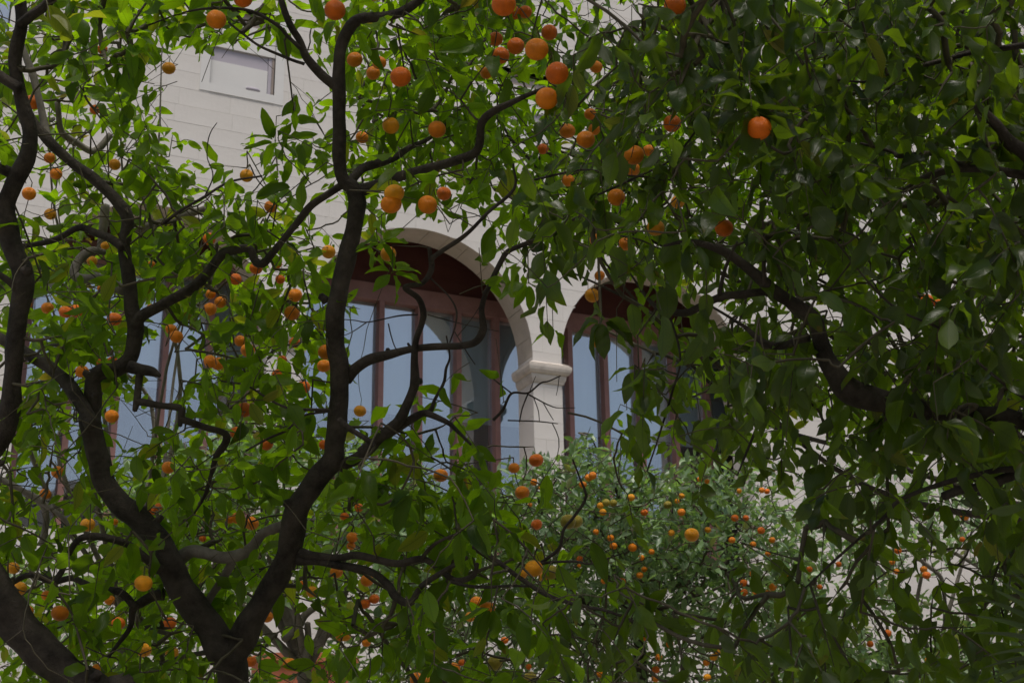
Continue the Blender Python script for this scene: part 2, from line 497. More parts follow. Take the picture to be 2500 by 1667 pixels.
# arch soffits and jambs: stones with open joints
for bi, (xc, zc, rr) in enumerate(BAYS):
    def ringpiece(a0, a1, y0, y1, th=0.05):
        n = 5
        V = []; F = []
        for k in range(n + 1):
            a = a0 + (a1 - a0) * k / n
            for r_ in (rr, rr + th):
                for yy in (y0, y1):
                    V.append((xc - ox + r_ * math.cos(a), yy, zc + r_ * math.sin(a)))
        for k in range(n):
            b0, b1 = 4 * k, 4 * k + 4
            F += [(b0, b0 + 1, b1 + 1, b1), (b0 + 2, b1 + 2, b1 + 3, b0 + 3), (b0, b1, b1 + 2, b0 + 2), (b0 + 1, b0 + 3, b1 + 3, b1 + 1)]
        F += [(0, 2, 3, 1), (4 * n, 4 * n + 1, 4 * n + 3, 4 * n + 2)]
        m = MB(); m.add(V, F); return m
    a = 0.0
    while a < math.pi - 0.02:
        da = min(rng.uniform(0.17, 0.26), math.pi - a)
        if rng.random() < 0.55:
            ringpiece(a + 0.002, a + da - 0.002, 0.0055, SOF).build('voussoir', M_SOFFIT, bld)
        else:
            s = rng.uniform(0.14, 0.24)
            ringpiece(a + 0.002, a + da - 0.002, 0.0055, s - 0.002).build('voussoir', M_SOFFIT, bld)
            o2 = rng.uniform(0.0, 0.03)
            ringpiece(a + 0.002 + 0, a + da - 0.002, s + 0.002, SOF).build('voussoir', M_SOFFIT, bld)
        a += da
    # jamb stones down to the sill on both sides, backing behind the ring
    for sx in (-1, 1):
        zz = SILL
        while zz < zc - 0.01:
            h = min(rng.uniform(0.24, 0.36), zc - zz)
            if zc - zz - h < 0.08: h = zc - zz
            m = MB()
            xa = xc + sx * rr - ox
            m.box(min(xa, xa + sx * 0.05), max(xa, xa + sx * 0.05), 0.0055, SOF, zz + 0.002, zz + h - 0.002)
            m.build('jamb_stone', M_STONE, bld)
            zz += h
# piers behind the stones, solid to soffit depth
def pier_span():
    e = [X0]
    for xc, zc, rr in BAYS: e += [xc - rr, xc + rr]
    e.append(9.55)
    return [(e[i], e[i + 1]) for i in range(0, len(e), 2)]
PIERS = pier_span()
for a, b_ in PIERS:
    m = MB(); m.box(a + 0.055 - ox, b_ - 0.055 - ox, 0.342, SOF - 0.004, SILL, 6.44); m.build('pier_core', M_MORTAR, bld)
# capitals: moulded profile swept round the front, left and right faces of each pier
prof = [(0.0, 6.155), (0.012, 6.157), (0.018, 6.175), (0.03, 6.20), (0.036, 6.235), (0.032, 6.25), (0.055, 6.258), (0.075, 6.285), (0.082, 6.315), (0.082, 6.345), (0.07, 6.352), (0.072, 6.36), (0.0, 6.40)]
for a, b_ in PIERS[1:-1] + [(PIERS[-1][0], 9.25)]:
    V = []; F = []
    for off, zz in prof:
        V += [(a - off - ox, SOF, zz), (a - off - ox, -off - 0.002, zz), (b_ + off - ox, -off - 0.002, zz), (b_ + off - ox, SOF, zz)]
    for k in range(len(prof) - 1):
        for j in range(3):
            F.append((4 * k + j, 4 * k + j + 1, 4 * k + 5 + j, 4 * k + 4 + j))
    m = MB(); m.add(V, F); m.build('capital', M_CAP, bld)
# bird spikes on the capital of the middle pier
m = MB()
for k in range(8):
    x_ = PIERS[2][1] - 0.02 + 0.012 * k - ox
    dx = rng.uniform(-0.03, 0.03)
    m.add([(x_ - .0015, -0.03, 6.36), (x_ + .0015, -0.03, 6.36), (x_ + dx, -0.04, 6.46), (x_, -0.027, 6.36)], [(0, 1, 2), (1, 3, 2), (3, 0, 2)])
m.build('bird_spikes', M_METAL, bld)
# sill ledge and parapet
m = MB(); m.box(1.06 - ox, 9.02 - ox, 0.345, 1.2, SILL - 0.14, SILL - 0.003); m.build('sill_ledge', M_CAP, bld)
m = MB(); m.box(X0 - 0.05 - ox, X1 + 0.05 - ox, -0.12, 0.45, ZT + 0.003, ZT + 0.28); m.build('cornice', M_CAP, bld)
# gallery box behind the arcade
m = MB()
m.box(X0 - ox, X1 - ox, 3.2, 3.3, SILL, 8.3)
m.box(X0 - ox, X1 - ox, 1.02, 3.2, 8.3, 8.5)
m.box(X0 - ox, X0 + 0.1 - ox, 0.345, 3.2, SILL, 8.297)
m.box(X1 - 0.1 - ox, X1 - ox, 0.345, 3.2, SILL, 8.297)
m.box(X0 + .1 - ox, X1 - .1 - ox, 1.21, 3.197, SILL - 0.1, SILL + 0.01)
m.build('gallery_interior', M_ROOM, bld)
m = MB(); m.box(X0 + .1 - ox, X1 - .1 - ox, 0.345, 1.015, 8.3, 8.5); m.build('gallery_ceiling', M_WOODD, bld)
# glazed timber screen 0.9 m behind the facade
YG = 0.9
mul = [1.15, 1.605, 2.06, 2.515, 2.97, 3.43, 3.92, 4.39, 4.86, 5.32, 5.79, 6.265, 6.74, 7.21, 7.68, 8.15, 8.62, 9.09, 9.56]
HEAD = 7.2
panels = [(1.15, 3.92), (3.92, 6.74), (6.74, 9.56)]
for wi, (wa, wb) in enumerate(panels):
    win = empty('window', ((wa + wb) / 2 - ox, YG, SILL), bld)
    wx = (wa + wb) / 2
    mm = [x for x in mul if wa - 0.01 <= x <= wb + 0.01]
    if wi > 0: mm_draw = mm[1:]
    else: mm_draw = mm
    for x in mm_draw:
        m = MB(); m.box(-0.03, 0.03, 0, 0.15, 0, HEAD - SILL - 0.002)
        link('mullion', m.mesh('mullion', M_WOOD), win, (x - wx, 0, 0))
    m = MB(); m.box(wa - wx, wb - wx - 0.002, 0.0, 0.12, HEAD - SILL, HEAD - SILL + 0.2); m.build('head_rail', M_WOOD, win)
    nb = 5
    for k in range(nb):
        m = MB(); m.box(wa - wx, wb - wx - 0.002, 0.035 + 0.004 * (k % 2), 0.1, HEAD - SILL + 0.203 + k * 0.18, HEAD - SILL + 0.2 + (k + 1) * 0.18)
        m.build('head_board', M_WOODD, win)
    m = MB(); m.box(wa - wx, wb - wx - 0.002, 0.0, 0.14, 0, 0.09); m.build('bottom_rail', M_WOOD, win)
    for xa, xb in zip(mm[:-1], mm[1:]):
        m = MB(); m.box(xa - wx + 0.033, xb - wx - 0.033, 0.105, 0.111, 0.09, HEAD - SILL - 0.004)
        m.build('pane', M_GLASS, win)
        low = 5.94 + rng.uniform(-0.008, 0.008)
        # slightly rippled fabric blind
        n = 12; V = []; F = []
        for k in range(n + 1):
            xx = xa + 0.034 + (xb - xa - 0.068) * k / n - wx
            yy = 0.135 + 0.004 * math.sin(k * 1.3 + xa * 5)
            V += [(xx, yy, low - SILL), (xx, yy, HEAD - SILL)]
        for k in range(n): F.append((2 * k, 2 * k + 2, 2 * k + 3, 2 * k + 1))
        b_ = MB(); b_.add(V, F); b_.build('blind', M_BLIND, win)

# upper windows: white reveals, lilac band as painted soffit shade, glass below
for wi, (a, b_, z0, z1) in enumerate(WINS):
    win = empty('window', ((a + b_) / 2 - ox, 0, z0), bld)
    wx = (a + b_) / 2; hw = (b_ - a) / 2; h = z1 - z0
    m = MB()
    m.box(-hw - 0.10, -hw, -0.006, 0.30, -0.10, h + 0.1); m.box(hw, hw + 0.10, -0.006, 0.30, -0.10, h + 0.1)
    m.box(-hw, hw, -0.006, 0.30, h, h + 0.1); m.box(-hw, hw, -0.009, 0.30, -0.10, 0.0)
    m.build('surround', M_WHITE, win)
    if wi == 1:
        m = MB(); m.box(-hw, hw, 0.16, 0.18, 0, h); m.build('pane', M_GLASS, win)
        m = MB(); m.box(0.02, 0.09, 0.08, 0.158, 0, h); m.build('mullion', M_WOOD, win)
        m = MB(); m.box(-hw, hw, 0.22, 0.24, 0, h); m.build('blind', M_BLIND, win)
        continue
    m = MB(); m.box(-hw, hw, 0.02, 0.30, 0.46, h * 0.80); m.build('shutter_box', M_WHITE, win)
    m = MB(); m.box(-hw, hw, 0.03, 0.10, h * 0.80 + 0.002, h * 0.80 + 0.03); m.build('transom', M_METAL, win)
    m = MB(); m.box(-hw, hw, 0.09, 0.10, h * 0.80 + 0.032, h); m.build('fanlight_panel', M_PINK, win)
    m = MB(); m.box(-hw, hw - 0.07, 0.045, 0.30, 0.30, 0.458); m.build('blind', M_LILAC, win)  # band coloured lilac for the shade under the window head
    m = MB(); m.box(-hw + 0.002, hw - 0.07, 0.04, 0.30, 0.0, 0.298); m.build('pane', M_WHITE, win)
    m = MB(); m.box(hw - 0.066, hw - 0.03, 0.036, 0.30, 0, 0.458); m.build('frame', M_LILAC, win)
    m = MB(); m.box(hw - 0.028, hw - 0.002, 0.03, 0.30, 0, 0.458); m.build('jamb', M_METAL, win)
    # small rolled bundle lying on the sill
    m = MB(); nn = 10; V = []; F = []
    for sx, rad in ((-0.075, 0.008), (-0.06, 0.022), (0.04, 0.025), (0.075, 0.01)):
        for k in range(nn):
            t_ = 2 * math.pi * k / nn
            V.append((sx + 0.12, 0.012 + rad * math.cos(t_), 0.028 + rad * math.sin(t_)))
    for s in range(3):
        for k in range(nn): F.append((s * nn + k, s * nn + (k + 1) % nn, (s + 1) * nn + (k + 1) % nn, (s + 1) * nn + k))
    m.add(V, F); m.build('sill_brush', M_LILAC, win, True)

# terracotta painted garden wall low behind the trees
tw = empty('terracotta_wall', tuple(P(740, 1640, 12.0)[:2]) + (0,))
tag(tw, 'low terracotta painted garden wall in front of the building', 'wall')
ztop = P(740, 1600, 12.0)[2]
m = MB(); m.box(-0.42, 0.42, -0.12, 0.12, 0, ztop - 0.06); m.build('wall', M_TERRA, tw)
m = MB(); m.prism_y([(-0.46, ztop - 0.057), (0.46, ztop - 0.057), (0.44, ztop - 0.01), (0.0, ztop + 0.03), (-0.44, ztop - 0.01)], -0.16, 0.16); m.build('coping', M_TERRA, tw)

# ------------------------------------------------------------------ coverage map of the photograph (10 = fully covered)
GRID = """
6788755777899867899999999
6786520257899978999999999
7886102568889999989999999
7876325558899999999998899
6767766347889999999998999
7879877535346899999999889
6877898623025567877899999
7997899820003453576778999
5897678720120113688999999
6985466724343014688999999
5846666755786233566799999
6767777789887222335676689
9987899999998322235475689
9999999888999632225446479
9999997677899866545676679
8999986668898888778876568
8888875678898888777765468
""".split()
G = np.array([[int(c) for c in r_] for r_ in GRID], dtype=float)

def grid_at(px, py):
    x = np.clip(px / 100 - 0.5, 0, 23.999); y = np.clip(py / 100 - 0.5, 0, 15.999)
    i = x.astype(int); j = y.astype(int); fx = x - i; fy = y - j
    return (G[j, i] * (1 - fx) * (1 - fy) + G[j, i + 1] * fx * (1 - fy) + G[j + 1, i] * (1 - fx) * fy + G[j + 1, i + 1] * fx * fy)

def Z(ox_, oy_, s, pts): return [(ox_ + a / s, oy_ + b / s) for a, b in pts]
CLEAR = [
    Z(0, 0, 2.8, [(1230, 330), (1420, 430), (1480, 330), (1880, 370), (2050, 440), (2270, 650), (2270, 700), (2150, 620), (1920, 600), (1790, 710), (1600, 860), (1570, 950), (1700, 1020), (1640, 1100), (1480, 1050), (1430, 900), (1330, 960), (1230, 940), (1120, 850), (1220, 780), (1120, 700), (1120, 600), (1010, 560), (1010, 470), (1120, 430)]),
    Z(830, 550, 2.8, [(560, 70), (620, 0), (780, -20), (860, 80), (790, 170), (870, 260), (960, 330), (990, 480), (1060, 500), (1130, 600), (1240, 560), (1270, 830), (1370, 850), (1480, 860), (1560, 960), (1570, 1330), (1500, 1440), (1290, 1270), (1260, 1180), (1160, 1130), (1180, 1000), (1000, 960), (870, 1000), (760, 930), (700, 820), (560, 860), (400, 980), (300, 1010), (200, 1010), (90, 960), (110, 660), (240, 520), (430, 540), (560, 420), (560, 260)]),
    Z(830, 550, 2.8, [(1590, 900), (1660, 840), (1850, 860), (1870, 1000), (1980, 860), (2000, 1010), (1970, 1130), (1840, 1160), (1880, 1330), (1860, 1420), (1700, 1390), (1620, 1440)]),
    Z(0, 550, 2.8, [(1000, 830), (1110, 800), (1240, 870), (1330, 870), (1260, 960), (1330, 1060), (1200, 1130), (1240, 1200), (980, 1200), (980, 1080), (1090, 1060), (1080, 980), (990, 950)]),
    Z(0, 840, 3.136, [(930, 480), (1330, 520), (1330, 560), (1180, 620), (1080, 600), (1080, 760), (980, 700), (930, 600)]),
    Z(830, 0, 2.8, [(1840, 100), (1960, 40), (2080, 60), (2000, 150), (1900, 180)]),
    Z(2200, 1350, 4.947, [(480, 250), (820, 120), (900, 180), (820, 320), (640, 380), (560, 480), (500, 330)]),
]
# fast raster of the clear zones
RS = 8
RW, RH = int(W0 / RS) + 1, int(H0 / RS) + 1
gx, gy = np.meshgrid((np.arange(RW) + .5) * RS, (np.arange(RH) + .5) * RS)
def poly_mask(poly):
    inside = np.zeros(gx.shape, bool)
    n = len(poly)
    for i in range(n):
        xa, ya = poly[i]; xb, yb = poly[(i + 1) % n]
        if ya == yb: continue
        c = ((ya > gy) != (yb > gy)) & (gx < (xb - xa) * (gy - ya) / (yb - ya) + xa)
        inside ^= c
    return inside
CLM = np.zeros(gx.shape, bool)
for p_ in CLEAR: CLM |= poly_mask(p_)
PROT = np.full(gx.shape, 0.0)          # depth in front of which leaves are kept off (limbs and fruit the photo shows)
def ridx(px, py):
    i = np.clip((px / RS).astype(int), 0, RW - 1); j = np.clip((py / RS).astype(int), 0, RH - 1)
    ok = (px >= 0) & (px < W0) & (py >= 0) & (py < H0)
    return i, j, ok
def protect_disc(px, py, r, d):
    m = (gx - px) ** 2 + (gy - py) ** 2 < r * r
    PROT[m] = np.maximum(PROT[m], d)

# ------------------------------------------------------------------ limbs
def catmull(pts, sub):
    pts = np.array(pts, float)
    P_ = np.vstack([2 * pts[0] - pts[1], pts, 2 * pts[-1] - pts[-2]])
    out = []
    for i in range(1, len(P_) - 2):
        p0, p1, p2, p3 = P_[i - 1], P_[i], P_[i + 1], P_[i + 2]
        for k in range(sub):
            t = k / sub
            out.append(0.5 * ((2 * p1) + (-p0 + p2) * t + (2 * p0 - 5 * p1 + 4 * p2 - p3) * t * t + (-p0 + 3 * p1 - 3 * p2 + p3) * t ** 3))
    out.append(pts[-1])
    return np.array(out)

def tube(path, rad, sides=12, rough=0.0, seed=0):
    n = len(path)
    T = np.gradient(path, axis=0); T /= np.linalg.norm(T, axis=1)[:, None] + 1e-9
    ref = np.array([0.3, -0.8, 0.5])
    V = []
    rg = np.random.default_rng(seed)
    ph = rg.uniform(0, 6.28, 6)
    L = np.concatenate([[0], np.cumsum(np.linalg.norm(np.diff(path, axis=0), axis=1))])
    prev = None
    for i in range(n):
        if prev is None: a = np.cross(T[i], ref)
        else: a = prev - T[i] * (prev @ T[i])
        a /= np.linalg.norm(a) + 1e-9; prev = a
        b = np.cross(T[i], a)
        for k in range(sides):
            th = 2 * math.pi * k / sides
            q = rad[i]
            if rough:
                q *= 1 + rough * (0.5 * math.sin(2 * th + ph[0] + L[i] * 9) + 0.5 * math.sin(3 * th + ph[1] - L[i] * 17) + 0.6 * math.sin(L[i] * 31 + ph[2]) + 0.5 * math.sin(L[i] * 53 + th + ph[3]))
            V.append(path[i] + q * (math.cos(th) * a + math.sin(th) * b))
    F = []
    for i in range(n - 1):
        for k in range(sides):
            k2 = (k + 1) % sides
            F.append((i * sides + k, i * sides + k2, (i + 1) * sides + k2, (i + 1) * sides + k))
    base = len(V)
    V.append(path[0] - T[0] * rad[0] * 0.3); V.append(path[-1] + T[-1] * rad[-1] * 0.5)
    for k in range(sides):
        F.append((base, (k + 1) % sides, k)); F.append((base + 1, (n - 1) * sides + k, (n - 1) * sides + (k + 1) % sides))
    return V, F

class Tree:
    def __init__(s, name, label, cat, base, leafmat, group=None, bark=None):
        s.root = empty(name, base); tag(s.root, label, cat, group)
        s.base = np.array(base, float)
        s.mat = leafmat; s.bark = bark or M_BARK
        s.nodes = []; s.leaves = []; s.sprays = []; s.extra = []
    def limb(s, pts, name='branch', protect=0.85, mat=None, sub=6, lowpoly=False):
        """pts: (px, py, radius_px, depth)"""
        W = np.array([P(a, b, d) for a, b, r, d in pts]); R_ = np.array([r * d / FPX for a, b, r, d in pts])
        s.limb3(W, R_, name, mat, sub, lowpoly)
        if protect:
            pp = catmull(np.array(pts, float), 8)
            for a, b, r, d in pp:
                if r > 3.0 and a < 2090 and -50 < a < 2550 and -50 < b < 1700: protect_disc(a, b, max(r * 1.0, 5), d - 0.05)
    def limb3(s, W, R_, name='branch', mat=None, sub=6, lowpoly=False):
        path = catmull(np.column_stack([W, R_]), sub)
        rad = np.maximum(path[:, 3], 0.0012)
        big = rad.max() > 0.02
        # small natural wobble
        path3 = path[:, :3].copy()
        V, F = tube(path3, rad, 14 if big else (5 if lowpoly else 7), 0.07 if big else 0.10, seed=len(s.nodes))
        me = mesh_from(name, np.array(V) - s.base, F, mat or s.bark, True)
        link(name, me, s.root)
        step = max(1, len(path3) // 40)
        for q, r_ in zip(path3[::step], rad[::step]): s.nodes.append((q, r_))
    def knob(s, px, py, d, r, dirpx=(1, -0.3), name='pruning_stub', l=1.3):
        """short sawn stub"""
        a = P(px, py, d - r * d / FPX * 0.3)
        b = P(px + dirpx[0] * r * l, py + dirpx[1] * r * l, d - r * d / FPX * 0.6)
        rr = r * d / FPX
        path = np.array([a, a * .5 + b * .5, b]); rad = np.array([rr * 1.05, rr * .85, rr * .8])
        V, F = tube(path, rad, 9, 0.06, 3)
        link(name, mesh_from(name, np.array(V) - s.base, F, s.bark, True), s.root)

def sprinkle(px, py, s=1): return px * s, py * s

dA, dB, dC = 5.0, 4.7, 3.8
A_base = tuple(P(575, 1667, dA)[:2]) + (0.0,)
TA = Tree('orange_tree', 'orange tree whose dark trunk forks into two thick stems at lower left', 'tree', A_base, M_LEAF, 'orange trees of the courtyard')
B_base = tuple(P(330, 1667, 4.6)[:2]) + (0.0,)
TB = Tree('orange_tree', 'orange tree leaning in from the left edge with a thick slanting trunk', 'tree', B_base, M_LEAF, 'orange trees of the courtyard')
C_base = tuple(P(2750, 1667, dC)[:2]) + (0.0,)
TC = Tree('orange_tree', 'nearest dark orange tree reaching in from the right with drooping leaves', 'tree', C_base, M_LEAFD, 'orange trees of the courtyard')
D_base = tuple(P(330, 1667, 7.0)[:2]) + (0.0,)
TD = Tree('orange_tree', 'bright green orange tree behind the left stems, pale grey limbs', 'tree', D_base, M_LEAF, 'orange trees of the courtyard', M_BARKG)
E_base = tuple(P(2720, 1667, 7.4)[:2]) + (0.0,)
TE = Tree('orange_tree', 'bright green orange tree filling the upper right behind the darkest one', 'tree', E_base, M_LEAF, 'orange trees of the courtyard')
K_base = tuple(P(1560, 1667, 10.2)[:2]) + (0.0,)
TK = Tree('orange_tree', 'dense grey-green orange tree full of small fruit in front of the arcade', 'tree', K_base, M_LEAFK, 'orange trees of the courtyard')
R_base = tuple(P(2280, 1667, 10.6)[:2]) + (0.0,)
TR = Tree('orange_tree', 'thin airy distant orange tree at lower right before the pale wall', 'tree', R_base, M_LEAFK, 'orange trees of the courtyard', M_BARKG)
L_base = tuple(P(745, 1667, 9.0)[:2]) + (0.0,)
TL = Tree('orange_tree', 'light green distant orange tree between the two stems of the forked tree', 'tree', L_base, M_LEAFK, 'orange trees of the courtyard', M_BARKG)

def lp(pts, d0, d1=None, rs=1.0):
    """list of (x,y,r) -> with depth running from d0 to d1"""
    d1 = d0 if d1 is None else d1
    n = len(pts)
    return [(a, b, r * rs, d0 + (d1 - d0) * i / max(1, n - 1)) for i, (a, b, r) in enumerate(pts)]

# --- tree A
fork = P(560, 1590, dA)
W = [np.array([A_base[0], A_base[1], -0.1]), np.array([A_base[0] + .01, A_base[1], 0.9]), P(578, 1780, dA), P(570, 1667, dA), fork]
TA.limb3(np.array(W), np.array([0.085, 0.068, 0.058, 0.056, 0.062]), 'trunk')
protect_disc(570, 1640, 42, dA)
TA.limb(lp([(552, 1600, 43), (520, 1545, 38), (495, 1510, 35), (455, 1455, 34), (420, 1390, 33), (380, 1315, 32), (335, 1262, 30), (290, 1225, 29), (256, 1178, 27), (241, 1125, 26), (232, 1086, 26), (221, 1032, 25), (227, 961, 22), (229, 925, 19), (250, 905, 20), (286, 900, 20), (318, 871, 20), (332, 807, 20), (321, 746, 18), (314, 675, 16), (303, 604, 15), (312, 535, 15), (286, 493, 15), (232, 439, 14), (171, 393, 13), (118, 343, 13), (86, 303, 11), (64, 262, 10), (52, 214, 9)], 5.0, 5.1), 'stem')
TA.limb(lp([(565, 1600, 40), (589, 1560, 36), (620, 1500, 31), (655, 1446, 30), (696, 1375, 30), (714, 1303, 30), (722, 1250, 29), (768, 1178, 26), (812, 1120, 27), (817, 1080, 25), (826, 1000, 25), (830, 907, 23), (818, 836, 23), (818, 770, 22), (828, 715, 22), (842, 650, 23), (862, 560, 22), (872, 500, 22), (862, 460, 20), (840, 440, 17), (829, 400, 16), (828, 300, 16), (828, 230, 16), (830, 130, 15), (851, 71, 15), (884, 46, 14), (955, 39, 12), (1001, 18, 11), (1060, -30, 9), (1110, -80, 6)], 5.0, 4.8), 'stem')
TA.limb(lp([(118, 343, 9), (108, 300, 9), (82, 189, 9), (54, 114, 8), (46, 60, 7)], 5.15, 5.3), mat=M_BARKG)
TA.limb(lp([(228, 1040, 20), (204, 996, 18), (171, 943, 17), (125, 900, 16), (71, 865, 14), (22, 838, 13), (-40, 805, 12), (-120, 760, 9)], 4.95, 5.2))
TA.limb(lp([(300, 605, 12), (264, 579, 10), (232, 568, 9), (193, 556, 8), (143, 582, 8), (90, 596, 7), (46, 600, 7), (0, 598, 5), (-50, 580, 3)], 5.05, 5.2))
TA.limb(lp([(330, 795, 16), (350, 770, 14), (411, 736, 13), (482, 693, 13), (536, 629, 12), (557, 614, 11), (607, 607, 10), (622, 636, 10), (643, 643, 10), (671, 611, 9), (721, 550, 9), (760, 502, 9), (815, 465, 9), (855, 440, 10)], 5.05, 4.9))
TA.limb(lp([(303, 710, 14), (250, 684, 13), (186, 677, 12), (191, 639, 11), (221, 614, 11), (256, 616, 7)], 5.1, 5.3), mat=M_BARKG)
TA.limb(lp([(318, 895, 17), (345, 902, 14), (371, 907, 12), (390, 917, 5)], 5.0, 4.95))
TA.limb(lp([(341, 905, 10), (338, 940, 10), (334, 975, 10), (329, 1003, 6)], 4.98, 4.95))
TA.limb(lp([(334, 979, 10), (380, 988, 9), (439, 996, 9), (443, 1012, 9), (440, 1040, 5)], 4.96, 4.95))
TA.limb(lp([(440, 1022, 9), (500, 1042, 9), (548, 1058, 9), (552, 1080, 9), (529, 1112, 8), (515, 1160, 5), (500, 1210, 4), (470, 1260, 2)], 4.95, 5.1))
TA.limb(lp([(822, 214, 14), (780, 178, 11), (750, 143, 10), (732, 100, 9), (714, 71, 9), (696, 29, 8), (680, -20, 7), (660, -70, 4)], 4.85, 4.8))
TA.limb(lp([(743, 157, 4.5), (711, 146, 4), (636, 114, 3.5), (589, 80, 3), (557, 54, 2.5)], 4.8, 4.8))
TA.limb(lp([(732, 118, 5.5), (700, 86, 5), (679, 64, 4.5), (625, 32, 4), (571, 21, 3.5), (511, 21, 3), (446, 32, 2.5), (357, 64, 2)], 4.8, 4.7))
TA.limb(lp([(870, 468, 17), (900, 460, 14), (950, 440, 13), (1009, 421, 12), (1080, 402, 12), (1151, 379, 11), (1172, 350, 10), (1175, 304, 10), (1200, 275, 9), (1259, 246, 7), (1330, 215, 4)], 4.9, 4.6), protect=0)
TA.limb(lp([(848, 450, 12), (870, 425, 12), (894, 408, 11), (955, 389, 10), (1000, 361, 7), (1060, 330, 5), (1120, 270, 4)], 4.9, 5.2))
TA.limb(lp([(815, 1140, 15), (850, 1128, 15), (884, 1110, 14), (948, 1050, 13), (979, 1020, 12), (1005, 960, 11), (1013, 930, 12), (1011, 880, 9), (1016, 830, 8), (1030, 790, 8), (1034, 764, 8), (1022, 729, 7), (990, 704, 7), (1000, 697, 6), (1030, 692, 6), (1053, 660, 7), (1051, 628, 6), (1048, 605, 5)], 4.95, 4.7))
TA.limb(lp([(1055, 640, 6), (1059, 627, 6), (1116, 589, 5.5), (1151, 561, 5), (1190, 520, 4.5), (1255, 461, 4), (1253, 400, 3)], 4.7, 4.5))
TA.limb(lp([(880, 1105, 12), (894, 1093, 12), (969, 1046, 11), (1022, 1012, 9), (1050, 1003, 7), (1062, 974, 5), (1084, 933, 4), (1089, 900, 3.5), (1098, 870, 2.5), (1090, 820, 2)], 4.92, 4.9))
TA.limb(lp([(1040, 1008, 9), (1065, 1018, 8), (1096, 1033, 7), (1118, 1054, 5), (1150, 1085, 3)], 4.9, 4.8))
TA.limb(lp([(845, 925, 16), (868, 900, 14), (901, 879, 13), (955, 864, 11), (1016, 850, 9), (1080, 846, 9), (1130, 844, 9), (1162, 834, 9), (1180, 805, 9), (1178, 780, 8), (1176, 750, 7), (1191, 704, 6), (1223, 640, 7), (1240, 614, 7), (1276, 598, 6), (1330, 579, 6), (1366, 557, 5), (1410, 530, 3.5), (1460, 505, 2.5)], 4.95, 4.5))
TA.limb(lp([(735, 1350, 14), (770, 1357, 10), (830, 1361, 9), (876, 1355, 9), (966, 1375, 9), (1034, 1364, 8), (1080, 1396, 8), (1116, 1416, 7), (1155, 1405, 7), (1165, 1375, 5)], 4.95, 4.7))
TA.limb(lp([(728, 1365, 14), (780, 1370, 11), (830, 1380, 10), (901, 1393, 10), (948, 1428, 10), (966, 1457, 10), (1001, 1471, 9), (1030, 1430, 7), (1080, 1396, 6.5), (1141, 1360, 5)], 4.95, 4.7))
TA.limb(lp([(1155, 1335, 6), (1187, 1350, 6), (1259, 1403, 6), (1312, 1439, 5.5), (1366, 1464, 5), (1437, 1482, 4.5), (1480, 1490, 4), (1560, 1520, 3)], 4.6, 4.4))
TA.limb(lp([(1100, 1420, 4), (1162, 1432, 4), (1241, 1430, 3.5), (1294, 1430, 3)], 4.7, 4.6))
TA.limb(lp([(1030, 1362, 5), (1051, 1336, 5), (1075, 1320, 4), (1116, 1302, 4)], 4.8, 4.7))
TA.limb(lp([(700, 1290, 14), (690, 1285, 13), (643, 1300, 12), (610, 1340, 14), (554, 1361, 15), (500, 1350, 15), (464, 1346, 15), (429, 1368, 17), (412, 1385, 14)], 5.0, 5.1), mat=M_BARKG)
TA.limb(lp([(568, 1372, 11), (545, 1410, 10), (515, 1455, 10), (500, 1485, 10), (490, 1510, 9)], 5.1, 5.1), mat=M_BARKG)
TA.limb(lp([(392, 1392, 13), (360, 1365, 11), (311, 1328, 10), (250, 1311, 9), (196, 1314, 9), (170, 1350, 7), (150, 1395, 7), (132, 1418, 7)], 4.95, 4.8))
TA.limb(lp([(400, 1450, 15), (375, 1454, 13), (345, 1470, 12), (325, 1486, 10), (318, 1530, 7), (290, 1570, 5), (264, 1603, 4)], 5.05, 5.0))
TA.limb(lp([(332, 1484, 10), (293, 1446, 10), (232, 1436, 9), (179, 1411, 8), (132, 1418, 8), (71, 1403, 8), (29, 1421, 7), (-20, 1440, 5)], 5.0, 5.1))
TA.limb(lp([(1322, 1372, 4.5), (1334, 1364, 4.5), (1366, 1336, 4.5), (1376, 1293, 4), (1401, 1261, 4), (1430, 1214, 3.5), (1415, 1165, 2.5), (1398, 1121, 2)], 4.6, 4.5))
TA.limb(lp([(1294, 1385, 4), (1334, 1373, 4), (1400, 1370, 3.5), (1445, 1375, 2.5), (1520, 1350, 1.5)], 4.6, 4.5))
